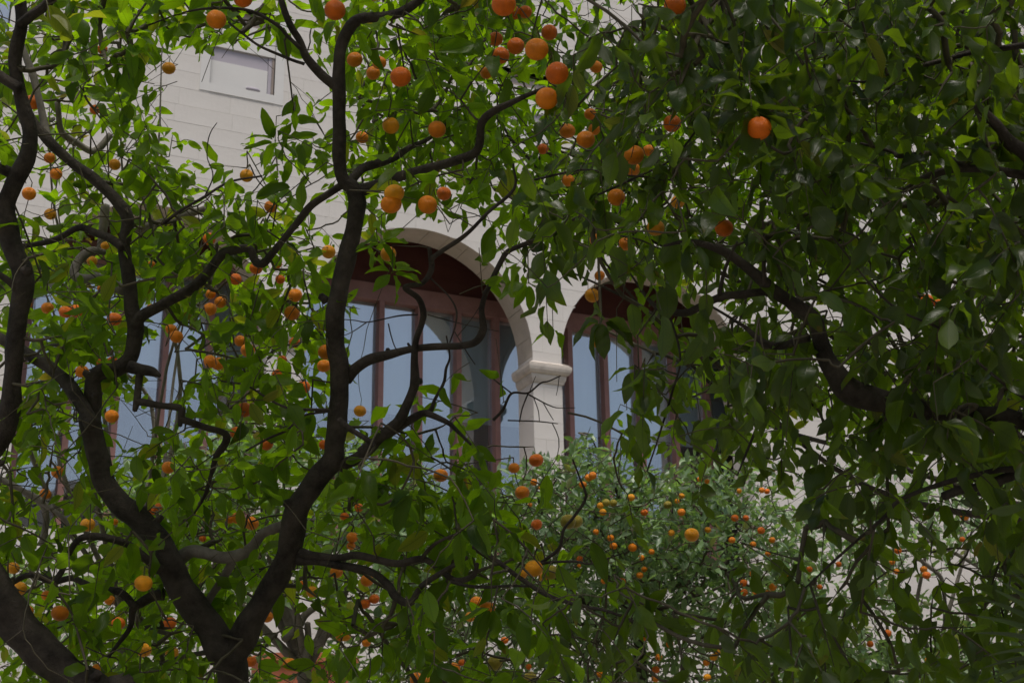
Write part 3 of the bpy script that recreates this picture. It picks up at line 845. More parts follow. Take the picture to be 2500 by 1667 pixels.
# bare twigs in front of the arcade
for tw_ in ([(1051, 679, 2.2), (1094, 721, 2.2), (1114, 757, 2.2), (1112, 793, 2), (1098, 836, 2)],
            [(1044, 768, 1.6), (1094, 782, 1.6), (1151, 796, 1.4), (1219, 809, 1)],
            [(1020, 768, 2), (973, 771, 2), (901, 786, 1.8), (866, 782, 1.3), (830, 779, 1)],
            [(895, 787, 1.4), (860, 810, 1.2), (832, 822, 1)],
            [(1116, 821, 1.4), (1150, 780, 1.3), (1170, 750, 1.2)],
            [(1204, 1025, 4), (1228, 1000, 3.5), (1249, 960, 3.2), (1289, 959, 2.6), (1320, 935, 2.2), (1340, 930, 1.8), (1369, 917, 1.4)],
            [(1289, 962, 2), (1345, 991, 1.6), (1375, 996, 1.2), (1404, 995, 1)],
            [(1303, 970, 1.4), (1314, 1002, 1.2), (1317, 1030, 1)],
            [(1326, 983, 1.3), (1340, 1007, 1.2), (1351, 1025, 1)],
            [(1240, 1026, 2.2), (1280, 1027, 2), (1320, 1029, 1.6), (1362, 1034, 1)],
            [(1289, 960, 2), (1275, 997, 1.8), (1268, 1030, 1.4)],
            [(1293, 956, 1.2), (1303, 930, 1), (1308, 918, 0.8)],
            [(1365, 920, 1), (1362, 945, 1), (1358, 965, 0.8)],
            [(1249, 960, 2), (1205, 925, 1.8), (1203, 915, 1.5)],
            [(948, 790, 1.8), (955, 820, 1.6), (966, 850, 1.4), (984, 862, 1)],
            [(1110, 810, 1.6), (1140, 860, 1.5), (1160, 890, 1.2)],
            [(826, 1025, 9), (860, 1050, 8), (900, 1075, 8), (915, 1090, 6)],
            [(500, 480, 2), (520, 430, 1.8), (506, 385, 1.5), (508, 345, 1.4), (516, 320, 1.2), (530, 300, 1)],
            [(760, 450, 1.6), (735, 420, 1.5), (713, 400, 1.2)],
            [(640, 430, 2.5), (560, 445, 3.2), (500, 480, 3.6), (440, 515, 4), (400, 545, 4)],
            [(804, 1000, 4), (760, 1000, 4), (700, 995, 3.5), (650, 970, 3), (600, 940, 2.5), (540, 930, 2)],
            [(800, 1003, 4), (740, 1015, 3), (700, 1050, 3), (655, 1070, 3), (600, 1100, 2.5)]):
    TA.limb(lp(tw_, 4.75, 4.7), protect=0, lowpoly=True)
TA.knob(716, 1240, 4.95, 15, (-0.9, -0.8)); TA.knob(232, 966, 4.93, 9, (-0.1, 0.1)); TA.knob(395, 1337, 4.93, 10, (0.0, 0.0))
TA.knob(1016, 930, 4.9, 10, (1, 0.1)); TA.knob(798, 735, 4.93, 12, (-1.0, -0.9)); TA.knob(360, 1240, 4.93, 9, (0.8, -0.9)); TA.knob(385, 1270, 4.93, 9, (0.9, -0.8))
TA.knob(945, 862, 4.93, 7, (0.3, -1.2)); TA.knob(1000, 845, 4.9, 4, (-0.8, -1.4)); TA.knob(215, 915, 4.95, 11, (-0.6, -0.5))

# --- tree B (left)
W = [np.array([B_base[0], B_base[1], -0.1]), P(330, 1860, 4.6), P(240, 1700, 4.6), P(161, 1640, 4.6), P(89, 1578, 4.6), P(29, 1508, 4.6), P(-18, 1430, 4.6), P(-60, 1330, 4.65), P(-70, 1200, 4.7), P(-40, 1120, 4.7)]
TB.limb3(np.array(W), np.array([.1, .078, .064, .060, .060, .062, .060, .05, .04, .035]), 'trunk')
for a, b in ((161, 1640), (125, 1610), (89, 1582), (55, 1545), (29, 1511), (10, 1470), (0, 1430)): protect_disc(a, b, 42, 4.6)
TB.limb(lp([(-40, 1125, 26), (-10, 1090, 25), (13, 1050, 25), (25, 996, 24), (31, 907, 21), (39, 818, 23), (50, 746, 25), (57, 675, 26), (36, 621, 25), (18, 550, 24), (16, 500, 22), (31, 455, 21), (64, 386, 21), (74, 330, 19), (60, 268, 18), (46, 214, 16), (36, 140, 16), (52, 64, 15), (50, 0, 14), (45, -60, 12)], 4.7, 4.6), 'stem')
TB.limb(lp([(50, 60, 13), (75, 40, 13), (105, 20, 13), (132, -10, 12), (170, -50, 10)], 4.6, 4.5))
TB.limb(lp([(50, 216, 15), (20, 200, 13), (-10, 180, 13), (-60, 150, 10)], 4.6, 4.6))
TB.limb(lp([(45, 430, 15), (20, 420, 14), (-10, 405, 13), (-50, 380, 10)], 4.65, 4.6))
TB.limb(lp([(50, 720, 10), (30, 695, 9), (0, 672, 8), (-40, 650, 6)], 4.65, 4.6))
TB.knob(62, 665, 4.6, 15, (0.5, -0.5)); TB.knob(-2, 1130, 4.6, 12, (0.1, 0.3)); TB.knob(52, 10, 4.55, 11, (-0.9, -0.4)); TB.knob(232, 1655, 4.5, 14, (0.5, -0.8))

# --- tree C (right)
off = P(2720, 1080, 3.9)
W = [np.array([C_base[0], C_base[1], -0.1]), P(2770, 1650, 3.85), P(2740, 1350, 3.85), P(2700, 1130, 3.85), P(2680, 900, 3.8), P(2640, 650, 3.75), P(2590, 480, 3.7), P(2520, 390, 3.7), P(2464, 345, 3.7), P(2428, 300, 3.68), P(2385, 257, 3.66)]
TC.limb3(np.array(W), np.array([.11, .09, .085, .08, .065, .05, .035, .024, .017, .014, .011]), 'trunk')
TC.limb(lp([(2700, 1130, 40), (2600, 1060, 30), (2500, 1030, 21), (2446, 1014, 19), (2339, 1008, 20), (2250, 1000, 23), (2196, 985, 27), (2120, 972, 31), (2070, 950, 31), (2040, 912, 27), (2017, 871, 22), (2000, 820, 18), (1990, 782, 18), (1964, 758, 17), (1925, 735, 16), (1881, 703, 15), (1821, 650, 13), (1778, 620, 12), (1731, 600, 9), (1680, 590, 6), (1620, 600, 3)], 3.85, 3.9), 'stem')
TC.limb(lp([(1885, 712, 10), (1840, 714, 10), (1814, 718, 10), (1760, 725, 10), (1706, 750, 10), (1678, 764, 9), (1645, 762, 8), (1609, 754, 6), (1584, 732, 5), (1566, 707, 4), (1540, 670, 2)], 3.9, 4.1))
TC.limb(lp([(1975, 825, 10), (1946, 830, 10), (1917, 843, 10), (1881, 843, 9), (1849, 825, 8), (1821, 800, 6), (1790, 780, 4), (1740, 750, 3)], 3.9, 4.1))
TC.limb(lp([(1756, 722, 5), (1764, 680, 4.5), (1778, 636, 4), (1800, 590, 3)], 3.9, 3.85))
TC.limb(lp([(1866, 690, 5), (1865, 640, 5), (1867, 590, 4), (1860, 520, 3)], 3.85, 3.8), protect=0)
TC.limb(lp([(2620, 440, 16), (2500, 428, 12), (2410, 413, 11), (2321, 414, 10), (2249, 439, 9), (2217, 461, 8), (2150, 472, 5), (2089, 475, 3)], 3.7, 4.0))
TC.limb(lp([(2480, 360, 10), (2410, 357, 9), (2392, 378, 8), (2356, 400, 8), (2321, 414, 7)], 3.7, 3.85))
TC.limb(lp([(2360, 402, 7), (2321, 389, 7), (2267, 375, 6), (2196, 382, 6), (2178, 371, 5), (2100, 350, 3)], 3.8, 4.0))
TC.limb(lp([(2650, 90, 9), (2500, 111, 8), (2374, 129, 7), (2267, 157, 6), (2178, 179, 4), (2110, 200, 3), (2000, 190, 2)], 3.7, 4.0))
TC.limb(lp([(2680, 950, 12), (2560, 1120, 10), (2420, 1150, 8), (2300, 1180, 6), (2196, 1221, 5), (2160, 1261, 5), (2089, 1321, 4), (2017, 1386, 3), (1964, 1436, 2)], 3.85, 3.7), protect=0)
TC.limb(lp([(2560, 1120, 14), (2420, 1180, 12), (2356, 1193, 12), (2303, 1211, 11)], 3.85, 3.8))
TC.limb(lp([(2017, 720, 2), (2100, 600, 3), (2050, 560, 2)], 3.8, 3.7), protect=0, lowpoly=True)
TC.limb(lp([(2500, 970, 5), (2430, 920, 4), (2360, 860, 3.5), (2300, 805, 3.2), (2200, 760, 3), (2130, 700, 2.5), (2050, 600, 2), (2000, 540, 1.5)], 3.7, 3.6), protect=0)
TC.limb(lp([(1870, 980, 3), (1840, 1060, 3), (1820, 1110, 3), (1800, 1160, 2)], 3.9, 3.8), protect=0)
TC.limb(lp([(1610, 700, 3), (1660, 860, 3), (1640, 960, 3), (1610, 1060, 2.5), (1580, 1150, 2)], 4.1, 4.0), protect=0)
for pts in ([(1300, 440, 3.5), (1420, 415, 3), (1500, 425, 2.5), (1640, 440, 2), (1700, 460, 1.5)],
            [(1480, 570, 2.5), (1560, 585, 2.2), (1620, 610, 2), (1700, 620, 1.6)],
            [(1450, 480, 3), (1560, 430, 3), (1650, 380, 3), (1740, 260, 3.5), (1790, 180, 4), (1730, 80, 4), (1670, 40, 4)]):
    TC.limb(lp(pts, 4.1, 4.0), protect=0, lowpoly=True)

# --- trees behind: trunks and limbs
def back_tree(T, base, crown_px, d, trunk_px, rs=1.0, sway=0.25):
    b = np.array(base)
    j = P(trunk_px[0], trunk_px[1], d)
    T.limb3(np.array([[b[0], b[1], -0.1], [(b[0] + j[0]) / 2 + 0.05, b[1], j[2] * 0.5], j]), np.array([0.085, 0.065, 0.05]) * rs, 'trunk')
    for (a, c, dd) in crown_px:
        e = P(a, c, dd)
        m1 = j * .65 + e * .35 + rng.normal(0, sway * 0.35, 3); m2 = j * .3 + e * .7 + rng.normal(0, sway * 0.35, 3)
        T.limb3(np.array([j, m1, m2, e]), np.array([0.034, 0.024, 0.014, 0.005]) * rs)
TD.limb(lp([(257, 500, 11), (252, 560, 11), (246, 610, 10)], 6.6, 6.6), mat=M_BARKG)
TD.limb(lp([(270, 330, 9), (230, 370, 9), (190, 350, 9), (150, 320, 8), (140, 250, 7)], 6.6, 6.4), mat=M_BARKG)
TD.limb(lp([(500, 510, 9), (420, 535, 9), (340, 560, 9), (300, 590, 8)], 6.5, 6.6), mat=M_BARKG)
TD.limb(lp([(-40, 1150, 7), (0, 1168, 7), (61, 1200, 8), (105, 1230, 9), (112, 1270, 9), (104, 1330, 10)], 6.3, 6.4), mat=M_BARKG)
TD.limb(lp([(105, 1228, 7), (157, 1268, 6), (175, 1310, 5), (190, 1330, 4)], 6.3, 6.3), mat=M_BARKG)
back_tree(TD, D_base, [(120, 250, 6.6), (300, 150, 6.8), (330, 330, 6.8), (400, 60, 6.6), (60, 600, 6.6), (500, 560, 6.8), (650, 540, 6.8), (690, 800, 6.8), (200, 850, 6.8), (560, 1150, 6.8), (80, 1250, 6.5)], 7.0, (300, 1500), 0.45, 0.7)
back_tree(TE, E_base, [(900, 200, 6.8), (1100, 100, 6.8), (1250, 350, 7), (1450, 150, 7), (1700, 100, 7.2), (1950, 60, 7.2), (2200, 200, 7.2), (2400, 300, 7), (1500, 500, 7), (1850, 500, 7.2), (2150, 600, 7.2), (1300, 620, 6.8), (2350, 800, 7.2)], 7.4, (2700, 1300), 0.6, 0.7)
back_tree(TK, K_base, [(1440, 1060, 9.8), (1300, 1150, 9.6), (1600, 1160, 9.8), (1800, 1150, 10), (1880, 1230, 10), (1500, 1350, 9.4), (1150, 1250, 9.6), (1700, 1400, 9.3), (1350, 1500, 9.2)], 10.2, (1560, 1560), 0.9)
TR.limb(lp([(2224, 1336, 4), (2249, 1368, 5), (2296, 1407, 5.5), (2306, 1464, 5), (2310, 1530, 7)], 10, 10.2), protect=0)
TR.limb(lp([(2200, 1300, 3), (2280, 1325, 4), (2350, 1360, 5), (2420, 1400, 6)], 10.2, 10.4), protect=0)
back_tree(TR, R_base, [(2100, 1250, 10.2), (2250, 1180, 10.4), (2400, 1200, 10.6), (2450, 1350, 10.4), (2050, 1450, 10.2), (2300, 1550, 10), (2480, 1600, 10)], 10.6, (2280, 1640), 0.7)
TL.limb(lp([(735, 1660, 12), (745, 1630, 12), (750, 1580, 10), (752, 1540, 8), (750, 1520, 8)], 8.9, 8.9))
TL.limb(lp([(690, 1560, 9), (725, 1535, 10), (745, 1500, 9), (775, 1480, 8)], 8.9, 9.0))
TL.limb(lp([(760, 1590, 6), (780, 1562, 6), (815, 1545, 5)], 8.9, 8.9))
back_tree(TL, L_base, [(450, 1080, 8.8), (600, 1050, 8.8), (720, 1060, 9), (820, 1100, 9), (950, 1150, 9), (560, 1250, 8.6), (700, 1250, 8.6), (350, 1250, 8.6)], 9.0, (745, 1640), 0.9)

# ------------------------------------------------------------------ oranges: (px, py, diameter px, colour)   o orange, r red-orange, y yellow-orange, g greenish
FR = """528,48,49,o 412,167,33,y 818,25,52,r 593,-2,46,r 250,121,26,r 80,250,38,r 232,268,26,r 121,386,28,o 137,425,30,o 71,473,34,o 123,523,30,y 280,402,29,y 602,429,33,y 661,505,32,o
866,146,39,o 926,154,35,o 911,179,34,o 978,188,52,r 954,307,42,y 1067,316,44,o 1230,11,60,r 1255,32,36,r 1282,30,34,r 1210,96,36,r 1223,136,42,r 1259,113,43,r 1310,121,58,o 1341,80,40,r 1360,179,57,r 1335,241,56,o 1187,179,30,o 1455,164,32,o 1385,320,40,o 1430,341,46,o 1441,279,30,o 1451,316,30,o 1548,379,50,o 1544,414,38,o 1584,368,30,o 1641,302,44,r 1325,364,28,r 1387,441,32,o 962,473,50,y 955,498,52,o 1044,500,48,o 1084,473,36,r 1505,482,44,o 1655,493,34,y 1601,556,44,y 1648,14,54,r 884,336,32,o
1853,314,61,r 1768,557,46,r 802,615,35,y 66,743,24,o 116,752,31,o 161,761,34,r 186,759,34,r 279,779,36,r 370,755,29,o 418,804,29,o 431,822,33,o 246,704,18,o 225,638,26,y 257,600,22,y 370,645,18,o 511,584,32,r 514,718,26,o 538,738,30,o 512,755,34,o 575,682,30,r 625,655,32,r 677,645,24,o 684,682,24,r 721,721,34,o 713,764,39,o 586,832,29,o 605,855,36,o 514,882,34,o 532,888,33,o 720,837,30,r 796,859,40,o 791,893,34,o 741,945,34,r 679,914,30,r 689,879,24,r 246,887,29,r 275,882,26,r 200,907,33,o 273,1016,34,o 596,1000,38,r 577,1056,32,r 651,1084,32,r 790,1085,24,r
948,620,39,y 879,1003,31,y 1446,721,37,y 1460,832,39,y 1455,586,32,o 1526,596,34,o 1464,673,26,o 2263,732,30,r 2290,740,22,r
141,1152,31,o 111,1205,29,o 214,1280,36,y 227,1178,20,y 280,1273,18,o 411,1141,32,o 368,1248,24,r 387,1237,20,r 579,1264,29,o 614,1277,36,o 561,1268,22,o 495,1314,18,r 350,1423,44,y 46,1436,38,y 32,1386,32,y 66,1491,32,o 146,1496,43,o 268,1464,26,o 114,1453,26,o 289,1520,34,r 352,1586,36,y 420,1593,33,y 414,1521,34,r 236,1630,22,o 652,1505,31,o 612,1614,30,r 707,1621,34,o 762,1444,29,y 821,1396,32,o 738,1425,18,r 832,1552,26,o
860,1311,29,o 857,1332,22,o 932,1225,26,o 876,1239,22,r 841,1260,22,r 1076,1160,36,o 1255,1142,28,o 1275,1202,36,o 1309,1123,36,r 1310,1280,28,r 1387,1273,38,g 1405,1273,36,g 1303,1387,45,y 1344,1396,40,g 1273,1400,30,y 1330,1407,32,y 1164,1471,34,o 1191,1486,40,o 1148,1505,26,y 896,1416,32,o 914,1461,26,r 892,1473,26,r 842,1550,31,y 1109,1630,30,o 1017,1657,34,o 1044,1664,28,o 1209,1618,38,g 1294,1653,32,g 1128,1616,18,r 894,1568,22,o 1689,1305,36,y"""
KR8 = "1325,195,45,o 1700,165,52,o 1727,150,52,o 1660,212,50,o 1780,355,45,y 1820,335,50,g 1870,337,48,g 1797,400,48,y 1990,300,50,y 2240,350,55,g 2305,325,35,y 2335,400,50,o 2335,290,40,y 2080,402,48,r 1762,685,62,r 1640,720,45,r 1635,765,25,o 1850,575,45,o 1870,630,50,o 2000,640,60,o 2265,540,45,y 1750,535,40,o 2130,670,40,o 2060,710,40,o 2050,830,45,o 1925,875,55,r 1805,870,40,o 2080,790,40,o 1125,1275,50,r 2255,1300,50,o 2180,1390,45,o 2085,1265,30,o 2160,1475,50,r 2155,1535,50,o 1780,1505,50,o 1290,1455,40,r 1300,350,30,o 1365,235,25,o"
KR9 = "135,175,36,o 185,190,34,o 405,255,34,y 560,250,38,o 595,258,38,r 10,400,50,o 375,440,50,r 450,440,42,r 190,520,42,y 555,525,50,r 355,590,45,o 630,590,42,o 500,620,42,o 435,883,50,r 438,948,50,r 510,955,38,o 600,950,45,o 635,910,52,o 495,820,42,o 740,830,42,o 885,790,42,r 600,685,38,o 1945,428,60,o 1490,662,48,r 1450,740,38,o 1665,790,48,o 1685,830,55,r 1480,805,38,o 1930,585,38,r 1420,1225,50,r 1300,1300,45,r 230,1390,50,y 255,1357,42,y 180,1428,45,o 35,1440,48,r 187,1528,50,y 590,1530,48,r 1700,1410,46,o 955,910,34,r 1085,755,38,r"
oranges = []
for tkn in FR.split():
    a, b, c, k = tkn.split(','); a, b, c = float(a), float(b), float(c)
    d = 205.0 / c
    if a < 1150 or b > 1090: d = min(max(d, 4.5), 6.4)
    else: d = min(max(d, 3.45), 5.4)
    oranges.append([a, b, c, k, d, 'front'])
for s_, oxx, oyy in ((KR8, 830, 1107), (KR9, 1660, 1107)):
    for tkn in s_.split():
        a, b, c, k = tkn.split(','); a, b, c = oxx + float(a) / 2.8, oyy + float(b) / 2.8, float(c) / 2.8 * 1.08
        oranges.append([a, b, c, k, (8.85 if a < 1960 else 9.6) + rng.uniform(0, 0.3), 'back'])

def sphere_mesh(name, n, m, mat):
    V = []; F = []
    for i in range(1, m):
        ph = math.pi * i / m
        for k in range(n):
            th = 2 * math.pi * k / n
            rr = math.sin(ph) * (1 + 0.012 * math.sin(3 * th + 1)); zz = math.cos(ph) * 0.93
            if ph < 0.5: zz -= 0.07 * (0.5 - ph)          # dimple at the stalk
            V.append((rr * math.cos(th), rr * math.sin(th), zz))
    V.append((0, 0, 0.885)); V.append((0, 0, -0.915))
    for i in range(m - 2):
        for k in range(n):
            F.append((i * n + k, (i + 1) * n + k, (i + 1) * n + (k + 1) % n, i * n + (k + 1) % n))
    t0, t1 = len(V) - 2, len(V) - 1
    for k in range(n):
        F.append((t0, k, (k + 1) % n)); F.append((t1, (m - 2) * n + (k + 1) % n, (m - 2) * n + k))
    return mesh_from(name, V, F, mat, True)
ORM = sphere_mesh('orange', 28, 18, M_ORANGE)
ORK = sphere_mesh('orange_small', 16, 10, M_ORANGE)
# calyx + stalk, in units of the fruit radius
V = []; F = []
for k in range(10):
    th = 2 * math.pi * k / 10; r_ = 0.26 if k % 2 == 0 else 0.12
    V.append((r_ * math.cos(th), r_ * math.sin(th), 0.885))
V.append((0, 0, 0.95))
for k in range(10): F.append((10, k, (k + 1) % 10))
sp, sr = np.array([[0, 0, 0.9], [0.02, 0.03, 1.15], [0.08, 0.0, 1.5], [0.10, -0.04, 1.9]]), np.array([0.07, 0.05, 0.045, 0.05])
v2, f2 = tube(sp, sr, 6); n0 = len(V)
V += [tuple(q) for q in v2]; F += [tuple(i + n0 for i in f) for f in f2]
STK = mesh_from('stalk', V, F, M_CALYX, True)
OC = {'o': (0.82, 0.24, 0.006), 'r': (0.78, 0.165, 0.006), 'y': (0.82, 0.33, 0.008), 'g': (0.34, 0.27, 0.03)}
CW = {'o': 'bright', 'r': 'reddish', 'y': 'yellowish', 'g': 'greenish'}
LM = [(557, 1571, 'the trunk fork'), (1293, 887, 'the stone capital'), (600, 170, 'the small upper window'), (1039, 555, 'the top of the middle arch'),
      (332, 782, 'the fork of the left stem'), (866, 457, 'the fork of the tall stem'), (820, 1130, 'the lower bend of the tall stem'), (229, 930, 'the pale elbow of the left stem'),
      (57, 675, 'the knot on the leftmost stem'), (1011, 933, 'the knot of the thin middle stem'), (1170, 820, 'the bare bough before the glass'), (1255, 461, 'the twig fork above the arch'),
      (2070, 955, 'the thick elbow of the right bough'), (1881, 707, 'the bough fork right of the glass'), (980, 1465, 'the low dipping bough'), (1175, 300, 'the crooked upright bough'),
      (70, 1540, 'the thick slanting trunk'), (240, 1311, 'the arched low branch'), (1430, 1214, 'the forked fruiting twig'), (828, 214, 'the upper fork of the tall stem'),
      (625, 639, 'the hooked bend of the mid branch'), (10, 10, 'the top left corner'), (1650, 10, 'the top edge right of centre'), (1853, 200, 'the drooping rosette at upper right'),
      (440, 1010, 'the stepped pruned branch'), (1560, 480, 'the dark canopy over the arches'), (1480, 1040, 'the blue panes of the right bay'), (1250, 1650, 'the bottom edge at centre'),
      (1600, 1300, 'the dense far tree'), (1800, 1430, 'the gap below the far tree'), (2300, 1400, 'the bent far branch at lower right'), (1700, 1640, 'the bottom edge right of centre'), (2450, 1500, 'the palm tips'),
      (300, 1660, 'the bottom edge left of centre'), (600, 1000, 'the lower half of the left bay'), (1350, 60, 'the top fruit cluster')]
SZ = lambda c: 'large' if c > 42 else ('medium' if c > 28 else ('small' if c > 21 else 'tiny'))
ORD = ['nearest', 'second nearest', 'third nearest', 'fourth nearest', 'fifth nearest', 'sixth nearest', 'seventh nearest', 'eighth nearest', 'ninth nearest', 'tenth nearest', 'eleventh nearest', 'twelfth nearest']
keyed = {}
for i, (a, b, c, k, d, kind) in enumerate(oranges):
    best = min(LM, key=lambda q: math.hypot(q[0] - a, q[1] - b))
    dx, dy = a - best[0], b - best[1]
    if abs(dx) > abs(dy): rel = 'right of' if dx > 0 else 'left of'
    else: rel = 'below' if dy > 0 else 'above'
    keyed.setdefault((SZ(c), CW[k], rel, best[2]), []).append((math.hypot(dx, dy), i))
labels = {}
for (sz, cw, rel, lm), lst in keyed.items():
    lst.sort()
    for n_, (_, i) in enumerate(lst):
        base = '%s %s orange %s %s' % (sz, cw, rel, lm)
        if len(lst) > 1: base = (ORD[n_] if n_ < len(ORD) else 'farthest') + ' ' + base
        labels[i] = base

def tree_for(px, py, d, back):
    if back: return TK if px < 1990 else TR
    if px < 100 and py < 1250: return TB
    if d > 5.9 and py < 1100: return TD if px < 850 else TE
    if px > 1180 and py < 1100 and d < 5.6: return TC
    return TA

for i, (a, b, c, k, d, kind) in enumerate(oranges):
    w_ = P(a, b, d); R_ = c / 2 * d / FPX
    o = link('orange', ORM if kind == 'front' else ORK, None, tuple(w_))
    o.scale = (R_, R_, R_ * rng.uniform(0.94, 1.03))
    tlt = rng.uniform(-0.35, 0.35, 2) if kind == 'front' else rng.uniform(-.2, .2, 2)
    o.rotation_euler = (tlt[0], tlt[1], rng.uniform(0, 6.28))
    col = np.array(OC[k]) * rng.uniform(0.9, 1.08)
    o.color = (col[0], col[1], col[2], 1)
    tag(o, labels[i], 'orange', 'oranges hanging in the near trees' if kind == 'front' else 'small distant oranges in the far trees')
    s_ = link('stalk', STK, o)
    bpy.context.view_layer.update() if False else None
    rm = o.rotation_euler.to_matrix()
    tip = np.array(w_) + np.array(rm @ Vector((0.10 * R_, -0.04 * R_, 1.85 * R_)))
    T = tree_for(a, b, d, kind == 'back')
    T.extra.append(tip)
    vis = c * 0.5 * (1.35 if rng.random() < 0.7 else 0.7)
    protect_disc(a + rng.uniform(-.1, .1) * c, b + rng.uniform(-0.02, .15) * c, vis, d)

# ------------------------------------------------------------------ leaves
def leaf_templates(nt_, stations, widths, seed, cross=2):
    """templates share topology; +Y is the length axis, +Z the upper side, unit length"""
    rg = np.random.default_rng(seed)
    T = []
    for _ in range(nt_):
        fold = rg.uniform(0.05, 0.75); bend = rg.uniform(-0.3, 0.95); side = rg.uniform(-0.18, 0.18); wv = rg.uniform(0.01, 0.09); ph = rg.uniform(0, 6)
        wid = rg.uniform(0.38, 0.52)
        V = []; LU = []; LV = []
        for t, w_ in zip(stations, widths):
            hw = w_ * wid * 0.5
            xs = [0.0] if w_ == 0 else [-1.0, 0.0, 1.0]
            for x in xs:
                X = x * hw * math.cos(fold) + side * t * t
                Zv = abs(x) * hw * math.sin(fold) - bend * t * t * 0.5 + wv * math.sin(t * 9 + ph + x) * abs(x)
                Y = t * (1 - 0.12 * abs(bend) * t)
                V.append((X, Y, Zv)); LU.append(x * w_ if w_ else 0); LV.append(t)
        T.append(np.array(V))
    F = []
    idx = 0; rows = []
    for w_ in widths:
        k = 1 if w_ == 0 else 3
        rows.append(list(range(idx, idx + k))); idx += k
    tris = []
    for r0, r1 in zip(rows[:-1], rows[1:]):
        if len(r0) == 1 and len(r1) == 3: tris += [(r0[0], r1[1], r1[0]), (r0[0], r1[2], r1[1])]
        elif len(r0) == 3 and len(r1) == 1: tris += [(r0[0], r0[1], r1[0]), (r0[1], r0[2], r1[0])]
        elif len(r0) == 3 and len(r1) == 3:
            for q in (0, 1): tris += [(r0[q], r0[q + 1], r1[q + 1]), (r0[q], r1[q + 1], r1[q])]
        else: pass
    # petiole: thin triangle strip from -0.12 to base
    tv = len(T[0])
    T = [np.vstack([t_, [(-0.012, -0.13, 0.01), (0.012, -0.13, 0.01), (0.0, 0.03, 0.0)]]) for t_ in T]
    tris.append((tv, tv + 1, tv + 2))
    LU += [0, 0, 0]; LV += [0, 0, 0]
    return np.array(T), np.array(tris), np.array(LU), np.array(LV)

ST = [0, 0.07, 0.2, 0.36, 0.54, 0.72, 0.88, 1.0]
WD = [0, 0.42, 0.83, 1.0, 0.98, 0.74, 0.34, 0]
HI = leaf_templates(16, ST, WD, 5)
LO = leaf_templates(10, [0, 0.25, 0.55, 0.82, 1.0], [0, 0.86, 1.0, 0.55, 0], 6)

def frames(ax, up):
    ax = ax / (np.linalg.norm(ax, axis=1)[:, None] + 1e-9)
    n = up - ax * np.sum(ax * up, axis=1)[:, None]
    n /= np.linalg.norm(n, axis=1)[:, None] + 1e-9
    x = np.cross(ax, n)
    return np.stack([x, ax, n], axis=2)      # columns

def leaf_mesh(name, tmpl, ti, pos, fr, size, tint, mat, origin):
    T, F, LU, LV = tmpl
    V = np.einsum('nij,nkj->nki', fr, T[ti] * size[:, None, None]) + (pos - origin)[:, None, :]
    n, k = V.shape[:2]
    FF = (F[None] + (np.arange(n) * k)[:, None, None]).reshape(-1, 3)
    return mesh_from(name, V.reshape(-1, 3), FF, mat, True, {'tint': np.repeat(tint, k), 'lu': np.tile(LU, n), 'lv': np.tile(LV, n)})

def norm(v): return v / (np.linalg.norm(v) + 1e-9)

def add_spray(T, c, size, nl, droop, tint0, lo=False, check=True, tilt=0.6, gridcheck=True, protprob=0.93):
    """a leafy twig tip around point c"""
    dirv = norm(rng.normal(0, 1, 3) + np.array([0, 0, 0.25 - droop * 0.9]))
    L = size * rng.uniform(1.2, 2.3)
    start = c - dirv * L * 0.5
    pts = [start + dirv * L * t + np.array([0, 0, -1]) * droop * 0.25 * L * t * t for t in (0, 0.33, 0.66, 1.0)]
    ph = rng.uniform(0, 6.28)
    a = norm(np.cross(dirv, [0.2, 0.3, 1])); b = np.cross(dirv, a)
    recs = []
    for i in range(nl):
        t = 0.15 + 0.85 * (i + rng.uniform(-.3, .3)) / max(1, nl - 1); t = min(max(t, 0.05), 1)
        q = start + dirv * L * t + np.array([0, 0, -1]) * droop * 0.25 * L * t * t
        th = ph + i * 2.4
        ax = norm(dirv * rng.uniform(0.25, 0.9) * (0.4 + t) + (math.cos(th) * a + math.sin(th) * b) * rng.uniform(0.6, 1.0) + np.array([0, 0, -1]) * droop * rng.uniform(0.5, 1.4))
        sz = size * rng.uniform(0.62, 1.22)
        up = norm(np.array([0, 0, 1.0]) + rng.normal(0, tilt, 3))
        recs.append((q + ax * sz * 0.12, ax, up, sz))
    if check:
        S = []
        for r_ in recs:
            sd_ = norm(np.cross(r_[1], r_[2])) * r_[3] * 0.19
            S.append([r_[0] + r_[1] * r_[3] * 0.08, r_[0] + r_[1] * r_[3] * 0.5, r_[0] + r_[1] * r_[3] * 0.97,
                      r_[0] + r_[1] * r_[3] * 0.3 + sd_, r_[0] + r_[1] * r_[3] * 0.3 - sd_, r_[0] + r_[1] * r_[3] * 0.7 + sd_, r_[0] + r_[1] * r_[3] * 0.7 - sd_])
        S = np.array(S)
        px, py, d = proj(S.reshape(-1, 3))
        i, j, ok = ridx(px, py)
        bad = ok & CLM[j, i]
        pr = ok & (PROT[j, i] > d) & np.repeat(rng.random(len(recs)) < protprob, 7)
        bad = (bad | pr).reshape(-1, 7).any(axis=1)
        if gridcheck:
            gc = grid_at(px, py).reshape(-1, 7)[:, 1]
            onf = ok.reshape(-1, 7)[:, 1]
            bad |= onf & (gc < 1.6) & (rng.random(len(gc)) < 0.85)
        recs = [r_ for r_, q in zip(recs, bad) if not q]
    if len(recs) < 2 and nl > 2: return 0
    if not recs: return 0
    for r_ in recs:
        tn = np.clip(tint0 + rng.normal(0, 0.22), 0, 0.84)
        u_ = rng.random()
        if u_ < 0.008: tn = rng.uniform(0.88, 0.98)
        T.leaves.append((r_[0], r_[1], r_[2], r_[3], tn))
    T.sprays.append(pts)
    return len(recs)

